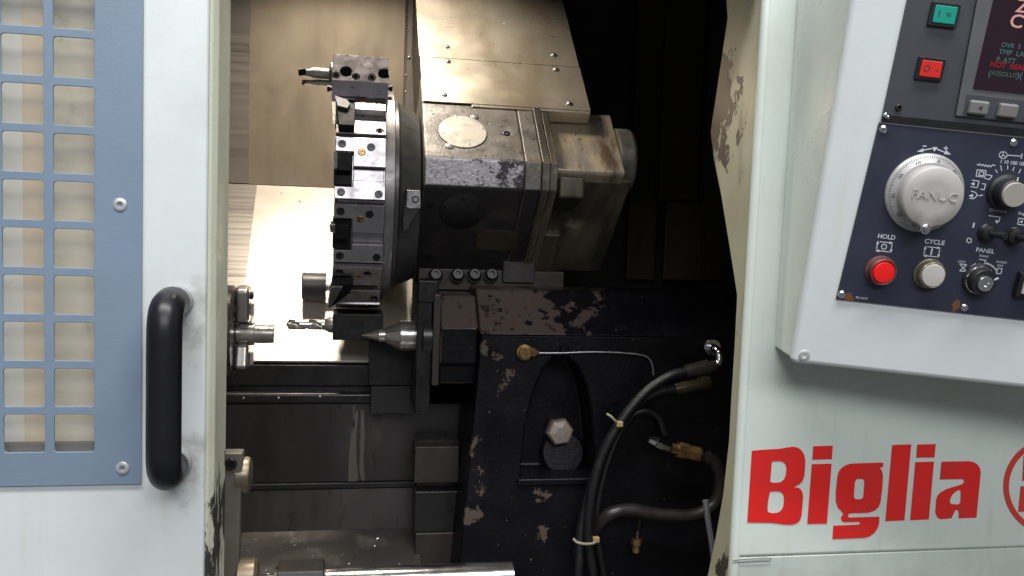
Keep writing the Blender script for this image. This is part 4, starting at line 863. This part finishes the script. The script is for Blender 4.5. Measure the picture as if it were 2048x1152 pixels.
def facet_matrix(k):
    th = rad(3.5 + 30 * k + 15)          # mid angle of the facet, measured from the front, downwards
    out = Vector((0, -math.cos(th), -math.sin(th))); tan = Vector((0, math.sin(th), -math.cos(th)))
    m = Matrix((Xv, tan, out)).transposed().to_4x4(); m.translation = Vector((dx0, TC.y, TC.z)) + out * AP; return m
def fput(name, me, k, loc=(0, 0, 0), par=tur):
    o = bpy.data.objects.new(name, me); C.objects.link(o); o.parent = par
    o.matrix_local = Matrix.Translation(-ROOT[par.name]) @ facet_matrix(k) @ Matrix.Translation(loc); return o
for k in range(12):
    fput('clamp_block', up_me, k); fput('seat_block', lw_me, k); fput('wedge', wedge_me, k)
    if k in (9, 10, 11, 0, 1, 2, 3):
        for i, (s, t, r, d) in enumerate(UP_H[:2] + LW_H): fput('socket_screw', sk_me, k, (s * WX, (t - .5) * LEN, -0.0020 if i < 2 else -0.0060))
        fput('coolant_nozzle', nz_me, k, (.52 * WX, (.28 - .5) * LEN, 0.0010))
def fpt(k, s, t, h): return facet_matrix(k) @ Vector((s * WX, (t - .5) * LEN, h))
GT = 'tools in the turret'
def tool_shank(name, k, label, holder, insert):
    """square shank seated in the slot of station k with an insert at its nose"""
    t = thing(name, fpt(k, .1, .5, -.01), label, 'cutting tool', GT)
    mb = MB().prism([fpt(k, s, tt, -.014) for s, tt in ((-.02, .31), (.34, .31), (.34, .77), (-.02, .77))], facet_matrix(k).to_3x3() @ Vector((0, 0, .013)))
    obj('shank', mb, M['tool_black'], t, bevel=0.0008)
    mb = MB().prism([fpt(k, s, tt, -.0005) for s, tt in holder], facet_matrix(k).to_3x3() @ Vector((0, 0, .016)))
    obj('nose', mb, M['tool_black'], t, bevel=0.001)
    mb = MB().prism([fpt(k, s, tt, .0158) for s, tt in insert], facet_matrix(k).to_3x3() @ Vector((0, 0, .004)))
    obj('insert', mb, M['carbide'], t, bevel=0.0004)
    cs = sum((Vector((s, tt, 0)) for s, tt in insert), Vector()) / len(insert)
    screw(t, fpt(k, cs.x, cs.y, .0199), facet_matrix(k).to_3x3() @ Zv, 0.0026, 'pit', 'hole')
    return t
tool_shank('turning_tool', 10, 'black turning tool with pale insert just under the boring bar block', [(-.02, .42), (.16, .48), (.38, .50), (.36, .98), (.06, .98)], [(-.04, .40), (.20, .47), (.27, .56), (.22, .66), (.02, .62)])
tool_shank('parting_tool', 0, 'black tool shank low in the turret slot above the grey cylinder', [(-.06, .34), (.30, .34), (.30, .56), (.04, .56)], [(-.08, .33), (.03, .33), (.03, .46), (-.06, .44)])
tool_shank('threading_tool', 1, 'black tool with slanted grey insert beside the grey cylinder', [(-.02, .34), (.42, .32), (.30, .62), (-.06, .98), (-.10, .86)], [(-.02, .36), (.20, .36), (-.02, .84), (-.10, .90)])
tool_shank('grooving_tool', 11, 'plain black tool shank set in the turret slot facing front', [(.0, .32), (.33, .32), (.33, .60), (.03, .60)], [(-.03, .34), (.05, .34), (.05, .58), (-.01, .60)])

# ---- boring bar holder on top
bb = thing('boring_bar_block', P(720, 205, 1.42), 'upright steel tool block holding two boring bars on top of the turret', 'tool holder', GT)
bx0, bxr_ = P(664, 185, 1.385).x, P(776, 185, 1.385).x
F0 = Vector((0, 1.380, zt(206, 1.380, 720))); F1 = Vector((0, 1.374, zt(163, 1.374, 720))); F2 = Vector((0, 1.392, zt(112, 1.392, 720))); F3 = Vector((0, 1.50, F2.z + 0.006)); F4 = Vector((0, 1.515, F0.z - .02))
blk_ = MB().prism([Vector((bx0, p.y, p.z)) for p in (F0, F1, F2, F3, F4)], (bxr_ - bx0, 0, 0), 0, [1, 0, 0, 0, 0])
block = obj('block', blk_, [M['turret'], M['speckled']], bb, bevel=0.0012)
nc = (F2 - F1).cross(Xv).normalized(); nc = -nc if nc.y > 0 else nc
def onb(px, py): return PN(px, py, F1, nc)
cm = MB()
for x, y, r in ((692, 143, .0092), (768, 147, .0092)): cm.lathe(onb(x, y) + nc * .004, -nc, [(0, r), (.016, r)], 24)
for x, y, r in ((672, 150, .0062), (712, 153, .0062), (744, 155, .0062)): cm.lathe(onb(x, y) + nc * .004, -nc, [(0, r), (.012, r)], 20)
cut(block, cm)
for x, y, r in ((692, 143, .0086), (768, 147, .0086)): screw(bb, onb(x, y) - nc * .009, nc, r, 'flush', 'hole')
for x, y, r in ((672, 150, .0056), (712, 153, .0056), (744, 155, .0056)): screw(bb, onb(x, y) - nc * .004, nc, r, 'socket', 'black_ox')
for x, xx, s in ((657, 668, -1), (782, 770, 1)):
    p = P(x, 177, 1.41); obj('side_screw', MB().lathe(Vector((bx0 if s < 0 else bxr_, p.y, p.z)), Xv * s, [(-.004, .0036), (.003, .0036), (.0032, .0050), (.0075, .0050), (.0080, .004)], 16), M['black_ox'], bb)
yb1 = 1.44
def bar(y, x0, r, par, nm):
    p0 = P(x0, y, yb1); p1 = Vector((bx0 + .004, yb1, p0.z)); return obj(nm, MB().lathe(p0, Xv, [(0, r * .55), (.001, r * .62), (.016, r * .72), (.022, r), (p1.x - p0.x, r)], 24), M['steel'], par)
b1 = bar(144, 598, .0085, bb, 'boring_bar'); b2 = bar(163.5, 604, .0052, bb, 'boring_bar')
p = P(598, 142, yb1 - .012)
obj('insert', MB().prism([P(x, y, yb1 - .0075) for x, y in ((596, 138), (612, 137), (611, 150), (597, 151))], (0, .006, 0)), M['black_ox'], b1, bevel=.0005)
obj('insert', MB().prism([P(x, y, yb1 - .0048) for x, y in ((603, 166), (612, 158), (612, 165), (605, 171))], (0, .004, 0)), M['carbide'], b2, bevel=.0003)
obj('collet', MB().lathe(Vector((bx0 + .0005, yb1, P(660, 146, yb1).z)), -Xv, [(0, .017), (.003, .017), (.007, .013), (.007, .008)], 28), M['steel'], bb)

# ---- drill holder on the lowest station
dh = thing('drill_holder', P(715, 681, 1.46), 'black tool block under the turret holding a twist drill', 'tool holder', GT)
dblk = obj('block', MB().box(*boxpx(665, 628, 766, 681, 1.44, 0.08)), M['black_ox'], dh, bevel=0.0015)
for x, y in ((671, 666), (714, 666), (690, 668), (747, 664)): screw(dh, P(x, y, 1.4399), FRONT, 0.0032, 'pit', 'hole')
dp = P(664, 650, 1.475); tipx = P(572, 645, 1.475).x; dr = 10.5 * mpp(dp); L_ = dp.x - tipx
mb = MB(); vs = []; fs = []; SEG = 28; NR = 46
for i in range(NR + 1):
    u = i / NR; x = tipx + u * L_ * .96; tw = u * L_ / 0.040 * 2 * math.pi * 0.55
    taper = min(1, (u * L_ + .0012) / 0.006)
    fl = min(1.0, max(0.0, (0.90 - u) / 0.1))
    for k in range(SEG):
        an = 2 * math.pi * k / SEG; cs = abs(math.cos(an)); rr_ = dr * taper * (1 - fl * 0.46 * max(0, 1 - (cs / .62)) ** 0.8)
        vs.append((x, dp.y + rr_ * math.cos(an + tw), dp.z + rr_ * math.sin(an + tw)))
for i in range(NR):
    for k in range(SEG): k2 = (k + 1) % SEG; fs.append((i * SEG + k, i * SEG + k2, (i + 1) * SEG + k2, (i + 1) * SEG + k))
fs += [tuple(range(SEG))[::-1], tuple(range(NR * SEG, NR * SEG + SEG))]
obj('twist_drill', mb.add(vs, fs), M['drill'], dh, ang=28)
obj('drill_collar', MB().lathe(dp + Xv * -.012, Xv, [(0, dr * 1.05), (.007, dr * 1.5), (.013, dr * 1.6)], 28), M['steel'], dh)
# ---- grey bar stop on the far side of the disc
sp = P(630, 572, 1.60); sr = 27.5 * mpp(sp)
stop = thing('bar_stop', sp - Zv * sr, 'dark grey cylinder stop sticking out of the turret over the bright sheet', 'tool holder', GT)
xL, xRr = P(604, 572, 1.60).x, P(652, 572, 1.60).x
obj('cylinder', MB().lathe(Vector((xL, sp.y, sp.z)), Xv, [(0, sr * .9), (.002, sr), (.006, sr), (.0062, sr * .975), (xRr - xL, sr * .975)], 40), M['tool_grey'], stop, ang=25)
obj('stem', MB().lathe(Vector((xRr, sp.y, sp.z)), Xv, [(0, sr * .35), (.012, sr * .35), (.0122, sr * .55), (.05, sr * .55)], 20), M['steel'], stop)

# ================================================================== chuck and workpiece
YS = 1.42
ca = P(540, 668, YS)
def atx(px): return Vector((P(px, 668, YS).x, YS, ca.z))
rc = 98 * mpp(ca)
chuck = thing('lathe_chuck', atx(440) - Zv * rc, 'steel lathe chuck with bolted jaws half hidden by the door', 'chuck')
obj('body', MB().lathe(atx(380), Xv, [(-.12, rc * .98), (atx(472).x - atx(380).x - .003, rc * .98), (atx(472).x - atx(380).x, rc * .95), (atx(472).x - atx(380).x, rc * .3)], 64), M['dark_steel'], chuck, ang=25)
jx0, jx1 = atx(473).x, atx(500).x
for an in (88, 268, 0):
    d = Vector((0, math.cos(rad(an)), math.sin(rad(an)))); t = Xv.cross(d)
    q = [atx(473) + d * r * (.74 if an == 268 else 1) + t * s for r, s in ((rc * .25, -.018), (rc * .25, .018), (rc * .90, .030), (rc * .985, .012), (rc * .985, -.012), (rc * .90, -.030))]
    jw = obj('jaw', MB().prism(q, Xv * (jx1 - jx0)), M['steel'], chuck, bevel=0.006, seg=4)
    obj('jaw_step', MB().prism([atx(501) + d * r + t * s for r, s in ((rc * .38, -.011), (rc * .38, .011), (rc * .62, .011), (rc * .62, -.011))], Xv * -.0005 + Xv * .006), M['steel'], jw, bevel=.0008)
    for r in ((rc * .52,) if an == 268 else (rc * .52, rc * .78)): screw(chuck, atx(500) + d * r + Xv * .0004, Xv, 0.0060, 'socket', 'black_ox')
wp = tag(obj('workpiece_shaft', MB().lathe(atx(474), Xv, [(0, 22.5 * mpp(ca)), (atx(510).x - atx(474).x, 22.5 * mpp(ca)), (atx(511).x - atx(474).x, 18.5 * mpp(ca)), (atx(547).x - atx(474).x, 18.5 * mpp(ca)), (atx(549).x - atx(474).x, 16.8 * mpp(ca))], 40), M['mid_steel'], ang=25), 'short turned steel shaft gripped in the chuck', 'workpiece')

# ================================================================== tailstock
YT = 1.34
tail = thing('tailstock', (P(1180, 1150, 1.4).x, 1.42, H - 0.66), 'flaked navy black cast tailstock with steel live centre', 'tailstock')
A = P(1200, 673, YT); za = A.z
xt0_, xt1_ = P(962, 700, YT).x, P(1490, 700, YT).x
rise = 0.066
body = [Vector((xt0_, YT, za)), Vector((xt1_, YT, za)), Vector((xt1_ + .05, YT, H - .66)), Vector((P(921, 1152, YT).x - .01, YT, H - .66))]
tb = obj('body', MB().prism(body, (0, 0.16, 0)), M['tail_front'], tail, bevel=0.006, seg=3)
# arched pocket with a real recess
pk = [(1046, 962), (1050, 910), (1060, 850), (1074, 790), (1092, 745), (1115, 718), (1138, 716), (1160, 735), (1178, 775), (1190, 830), (1196, 890), (1196, 962)]
cut(tb, MB().prism([P(x, y, YT - .02) for x, y in pk], (0, 0.085, 0)))
obj('top', MB().prism([Vector((xt0_ - .001, YT + .0006, za + .0006)), Vector((xt0_ - .001, YT + rise, za + rise)), Vector((xt0_ - .001, YT + .16, za + rise)), Vector((xt0_ - .001, YT + .16, za + .0006))], (xt1_ - xt0_, 0, 0)), M['tail'], tail, bevel=0.003, seg=3)
YN = YT + 0.022
xn0 = P(881, 680, YN).x; xn1 = xt0_ - .0015; zn = zt(655, YN, 920)
obj('nose', MB().prism([Vector((xn0, p[0], p[1])) for p in ((YN, zn), (YN + .046, zn + .046), (YN + .13, zn + .046), (YN + .13, zt(790, YN, 920)), (YN + .012, zt(770, YN, 920)), (YN + .008, zt(732, YN, 920)), (YN, zt(729, YN, 920)))], (xn1 - xn0, 0, 0), 0, [0, 0, 0, 0, 1, 1, 1]), [M['tail'], M['tail_front']], tail, bevel=0.004, seg=3)
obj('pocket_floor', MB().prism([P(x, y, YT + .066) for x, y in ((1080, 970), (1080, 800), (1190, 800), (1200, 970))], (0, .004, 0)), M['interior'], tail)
bo = P(1122, 905, YT + 0.064); rb = 44 * mpp(bo)
obj('bolt_boss', MB().lathe(bo, Vector((0, -1, .25)), [(0, rb), (.012, rb), (.015, rb * .9), (.015, rb * .2)], 36), M['tail_front'], tail)
nu = P(1122, 868, YT + .035)
obj('hex_nut', MB().lathe(nu + Vector((0, .022, 0)), Vector((0, -1, .12)), [(0, 28 * mpp(nu)), (.017, 28 * mpp(nu)), (.021, 24 * mpp(nu)), (.0225, 10 * mpp(nu))], 6, phase=.4), M['nut'], tail, smooth=False)
led = P(1040, 960, YT)
obj('pocket_ledge', MB().box((P(1034, 962, YT).x, YT - .006, zt(970, YT, 1110)), (P(1190, 962, YT).x, YT + .05, zt(955, YT, 1110))), M['tail_front'], tail, bevel=.003)
for x, y, r in ((989, 703, .0085), (1130, 699, .0085)): screw(tail, P(x, y, YT), FRONT, r, 'socket', 'tail_front', 'socket_bolt')
# plate, ring and live centre
def axl(px): return Vector((P(px, 668, YS).x, YS, ca.z))
xa0, xa1 = P(832, 700, 1.38).x, P(862, 700, 1.38).x
obj('front_plate', MB().box((xa0, 1.372, zt(830, 1.372, 848)), (xa1, 1.50, zt(577, 1.372, 848))), M['black_ox'], tail, bevel=.002)
obj('rear_plate', MB().box((xa1 + .0005, 1.362, zt(772, 1.362, 870)), (xn0 - .0005, 1.52, zt(588, 1.362, 870))), M['way_block'], tail, bevel=.002)
obj('clamp_cap', MB().box(*boxpx(836, 560, 878, 606, 1.368, .04)), M['black_ox'], tail, bevel=.003)
xr_ = axl(852).x
obj('seal_ring', MB().lathe(Vector((xr_ + .012, 1.40, ca.z)), -Xv, [(0, .034), (.020, .034), (.023, .031), (.023, .02)], 44), M['dark_rail'], tail, ang=25)
k = mpp(ca); x0 = axl(722).x
def dxp(px): return axl(px).x - x0
lc = MB().lathe(axl(722), Xv, [(0, .0003), (dxp(757), 12.5 * k), (dxp(757) + .0006, 13 * k), (dxp(770), 13.5 * k), (dxp(772), 16.5 * k), (dxp(798), 29.5 * k), (dxp(800), 31 * k), (dxp(836), 31 * k), (dxp(838), 28 * k), (dxp(846), 28 * k), (dxp(870), 28 * k)], 48)
obj('live_centre', lc, M['mid_steel'], tail, ang=22)

# ================================================================== hoses, fittings, line
def hose(name, pts, r, m, label, cat='hose', grp=None, n=8):
    path = spline([P(x, y, Y) for x, y, Y in pts], n); return tag(obj(name, MB().tube(path, r, 14), M[m], ang=60), label, cat, grp)
YQ = 1.295
hose('hydraulic_hose', [(1378, 742, YQ), (1340, 752, YQ), (1290, 785, YQ), (1240, 845, YQ), (1205, 910, YQ), (1184, 985, YQ), (1176, 1060, YQ), (1182, 1120, YQ), (1192, 1190, YQ)], .0078, 'hose', 'upper black hydraulic hose curving down from the chrome elbow in front of the tailstock')
hose('hydraulic_hose', [(1356, 778, YQ + .02), (1318, 784, YQ + .02), (1275, 808, YQ + .016), (1235, 855, YQ + .012), (1200, 925, YQ + .012), (1175, 1000, YQ + .012), (1160, 1070, YQ + .008), (1158, 1130, YQ), (1152, 1190, YQ)], .0076, 'hose', 'middle black hydraulic hose leaving the lower crimped fitting of the tailstock')
hose('hydraulic_hose', [(1330, 870, YQ + .03), (1315, 833, YQ + .03), (1285, 822, YQ + .03), (1255, 840, YQ + .03), (1228, 890, YQ + .028), (1205, 960, YQ + .025), (1192, 1040, YQ + .022), (1200, 1110, YQ + .02), (1215, 1190, YQ + .02)], .0062, 'hose', 'thin black hose arching below the cable tie in front of the tailstock')
hose('coolant_hose', [(1412, 912, YQ), (1432, 930, YQ), (1441, 965, YQ), (1430, 1005, YQ), (1390, 1030, YQ), (1320, 1030, YQ), (1260, 1020, YQ), (1218, 1030, YQ), (1190, 1060, YQ + .02)], .0105, 'hose_red', 'dull reddish grey hose looping from the brass coupling to the hose bundle')
def fit(name, p0, p1, prof_, m, label, cat='fitting'):
    p0, p1 = Vector(p0), Vector(p1); d = p1 - p0; return tag(obj(name, MB().lathe(p0, d, [(t * d.length, r) for t, r in prof_], 18), M[m], ang=28), label, cat)
fit('hose_crimp', P(1432, 732, YQ), P(1370, 744, YQ), [(0, .009), (.25, .0098), (.26, .0125), (.6, .0125), (.62, .0112), (1, .0108)], 'fitting', 'upper oily crimped hose end below the chrome elbow')
fit('hose_crimp', P(1420, 764, YQ + .02), P(1350, 779, YQ + .02), [(0, .009), (.15, .0115), (.3, .0115), (.32, .0100), (.95, .0100), (1, .0090)], 'crimp', 'lower brownish crimped hose end beside the tailstock')
el = thing('chrome_elbow', P(1432, 715, 1.31), 'bright chrome elbow fitting on the right end of the tailstock', 'fitting')
obj('flange', MB().lathe(P(1424, 694, 1.333), Vector((-.1, -1, .1)), [(0, .014), (.004, .014), (.006, .012), (.006, .007)], 24), M['chrome'], el)
obj('elbow', MB().tube(spline([P(1424, 694, 1.33), P(1430, 698, 1.312), P(1437, 706, 1.302), P(1438, 722, 1.298), P(1434, 731, 1.296)], 5), .0068, 16), M['chrome'], el, ang=60)
cp = thing('brass_coupling', P(1380, 925, 1.295), 'brass hose coupling with chrome connector in front of the dark tailstock', 'fitting')
obj('connector', MB().lathe(P(1298, 878, 1.30), P(1345, 897, 1.297) - P(1298, 878, 1.30), [(0, .006), (.012, .0075), (.013, .0095), (.026, .0095), (.027, .008), (.036, .008)], 6), M['chrome'], cp, smooth=False)
obj('union_nut', MB().lathe(P(1343, 896, 1.297), P(1412, 912, 1.295) - P(1343, 896, 1.297), [(0, .0085), (.010, .0085), (.0102, .0135), (.026, .0135), (.0262, .0115), (.046, .0128), (.050, .011)], 6), M['brass'], cp, smooth=False)
sm = thing('brass_plug', P(1272, 1105, 1.31), 'small brass plug hanging in the dark below the reddish hose', 'fitting')
obj('plug', MB().lathe(P(1272, 1104, 1.31), Zv, [(0, .006), (.012, .0062), (.0122, .0085), (.022, .0085)], 6), M['brass'], sm, smooth=False)
obj('stem', MB().tube([P(1272, 1088, 1.31), P(1276, 1060, 1.32), P(1280, 1035, 1.30)], .0045, 12), M['fitting'], sm)
def tie(pts, r, knot, label):
    t = thing('cable_tie', P(*knot), label, 'cable tie'); obj('band', MB().tube(spline([P(*p) for p in pts], 5), r, 8), M['tie'], t)
    kp = P(*knot); obj('head', MB().box(kp - Vector((.0052, .004, .0045)), kp + Vector((.0052, .004, .0045))), M['tie_knot'], t, bevel=.0018, seg=3)
tie([(1214, 828, YQ - .008), (1222, 833, YQ - .0135), (1230, 841, YQ - .0135), (1238, 848, YQ - .010)], .0020, (1239, 848, YQ - .010), 'pale cable tie round the hoses just above the thin hose')
tie([(1147, 1078, YQ - .004), (1155, 1085, YQ - .011), (1172, 1088, YQ - .013), (1188, 1086, YQ - .010), (1195, 1079, YQ - .002)], .0021, (1192, 1079, YQ - .006), 'pale cable tie round the hose bundle near its lower end')
gl = thing('grease_line', P(1050, 715, YT), 'thin steel grease line with a brass banjo fitting on the tailstock', 'pipe')
bp = P(1048, 704, YT - .001)
obj('banjo', MB().lathe(bp, FRONT, [(0, .0125), (.006, .0125), (.0065, .0095), (.013, .0095), (.014, .008), (.014, .002)], 24), M['brass'], gl)
obj('nut', MB().lathe(P(1057, 705, YT - .006), Xv, [(0, .0068), (.0105, .0072), (.0107, .0045), (.016, .0042)], 6), M['brass'], gl, smooth=False)
obj('line', MB().tube(spline([P(x, y, YT - .006) for x, y in ((1072, 706), (1120, 706), (1180, 704), (1230, 705), (1270, 708), (1294, 714), (1304, 728), (1307, 750))], 6), .0017, 10), M['pipe'], gl, ang=60)

# ================================================================== foreground: arm, chrome bar, pipe
YA = 1.16
arm = thing('setter_arm', P(470, 1160, YA), 'grey steel arm with a brass coloured pin by the door edge', 'machine arm')
obj('arm_plate', MB().prism([P(x, y, YA) for x, y in ((436, 906), (485, 906), (486, 915), (482, 985), (476, 1180), (436, 1180))], (0, .022, 0)), M['arm'], arm, bevel=.002)
screw(arm, P(462, 927, YA), FRONT, .0078, 'socket', 'black_ox')
pp_ = P(490, 950, YA + .022)
obj('pin', MB().lathe(pp_ - Xv * .01, Xv, [(0, .024), (.013, .024), (.0165, .0225), (.0185, .017), (.0185, .003)], 36), M['pin'], arm, ang=28)
br = thing('chrome_bar', P(800, 1190, 1.16), 'polished chrome bar with a black ribbed clamp along the picture bottom', 'bar')
YBAR = 1.16; cz = P(800, 1168, YBAR).z
def atb(px): return Vector((P(px, 1150, YBAR).x, YBAR, cz))
obj('bar', MB().lathe(atb(652), Xv, [(0, .0245), ((atb(1026) - atb(652)).x - .002, .0245), ((atb(1026) - atb(652)).x, .0225)], 48), M['chrome'], br, ang=25)
obj('thin_bar', MB().lathe(atb(505), Xv, [(0, .0185), ((atb(552) - atb(505)).x, .0185)], 32), M['chrome'], br)
cl = MB(); n = 7
for i in range(n):
    a = atb(550 + 100 * i / n); b = atb(550 + 100 * (i + .8) / n); cl.lathe(a, Xv, [(0, .029), ((b - a).x, .029)], 36)
obj('clamp', MB().lathe(atb(549), Xv, [(0, .0275), ((atb(652) - atb(549)).x - .0003, .0275)], 36), M['black_ox'], br)
obj('clamp_jaw', MB().prism([Vector((atb(556).x, YBAR + y, cz + z)) for y, z in ((-.031, -.02), (-.033, .012), (-.026, .020), (-.020, .030), (.018, .032), (.03, .0))], ((atb(648) - atb(556)).x, 0, 0)), M['black_ox'], br, bevel=.0015)
for i in range(5):
    t = i / 4; y = -.0335 + .006 * t; z = .008 + .012 * t
    obj('rib', MB().box((atb(557).x, YBAR + y - .001, cz + z - .0008), (atb(647).x, YBAR + y + .003, cz + z + .0008)), M['dark_rail'], br, bevel=.0005)
obj('end_boss', MB().lathe(P(478, 1165, YBAR + .01), Xv, [(0, .031), (.020, .031), (.024, .027), (.024, .01)], 32), M['pin'], br)
tag(obj('coolant_pipe', MB().tube(spline([P(1411, 1001, 1.10), P(1416, 1040, 1.10), P(1424, 1090, 1.10), P(1430, 1150, 1.10), P(1434, 1230, 1.10)], 6), [.0042] * 25, 16), M['pipe'], ang=50), 'bare grey metal pipe standing beside the yellowed door jamb', 'pipe')

# ================================================================== dim guards in the dark right-hand end
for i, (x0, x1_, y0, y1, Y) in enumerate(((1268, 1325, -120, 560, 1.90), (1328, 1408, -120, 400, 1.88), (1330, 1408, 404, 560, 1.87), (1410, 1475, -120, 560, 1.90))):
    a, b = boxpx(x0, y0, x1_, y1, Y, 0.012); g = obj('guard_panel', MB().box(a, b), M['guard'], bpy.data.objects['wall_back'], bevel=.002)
# ================================================================== swarf
def chips(name, label, n, place, size, mkey, seed):
    rnd = random.Random(seed); mb = MB()
    for _ in range(n):
        p, nn = place(rnd); t = nn.orthogonal().normalized(); t = Matrix.Rotation(rnd.random() * 6.28, 3, nn) @ t; b = nn.cross(t)
        l = size * rnd.uniform(.4, 1.3); wd_ = size * rnd.uniform(.08, .22); cv = rnd.uniform(.1, .5)
        vs = []
        for k in range(4):
            u = k / 3 - .5; q = p + t * l * u + b * cv * l * (u * u * 2) + nn * (.0004 + cv * l * .35 * (.25 - u * u) * 2)
            vs += [q - b * wd_ / 2, q + b * wd_ / 2 + nn * wd_ * .6]
        mb.add(vs, [(0, 1, 3, 2), (2, 3, 5, 4), (4, 5, 7, 6)])
    o = obj(name, mb, M[mkey], smooth=False); o['kind'] = 'stuff'; return tag(o, label, 'swarf')
nt_ = (Vector((0, t2.y - t1.y, t2.z - t1.z)).cross(Xv)).normalized(); nt_ = nt_ if nt_.z > 0 else -nt_
def on_tray(r):
    u = r.random(); return Vector((r.uniform(P(490, 1090, t1.y).x, xt1 - .01), t1.y + (t2.y - t1.y) * u, t1.z + (t2.z - t1.z) * u)), nt_
chips('metal_chips', 'loose bright metal chips scattered on the chip tray', 45, on_tray, .0045, 'steel', 3)
def on_bed(r):
    p = lo + (hi - lo) * r.uniform(.05, .95); return Vector((r.uniform(slantpt(520, 500, KB).x, slantpt(668, 500, KB).x), p.y, p.z)), Nf
chips('metal_chips', 'few dark curled chips lying on the bright sloping bed cover', 16, on_bed, .0075, 'hole', 8)
def on_ways(r):
    return Vector((r.uniform(P(470, 780, ys).x, P(738, 780, ys).x), ys + r.uniform(.012, .02), zt(786, ys, 600) + .0003)), Zv
chips('metal_chips', 'small chips lodged along the strip under the bed rail', 50, on_ways, .004, 'steel', 5)
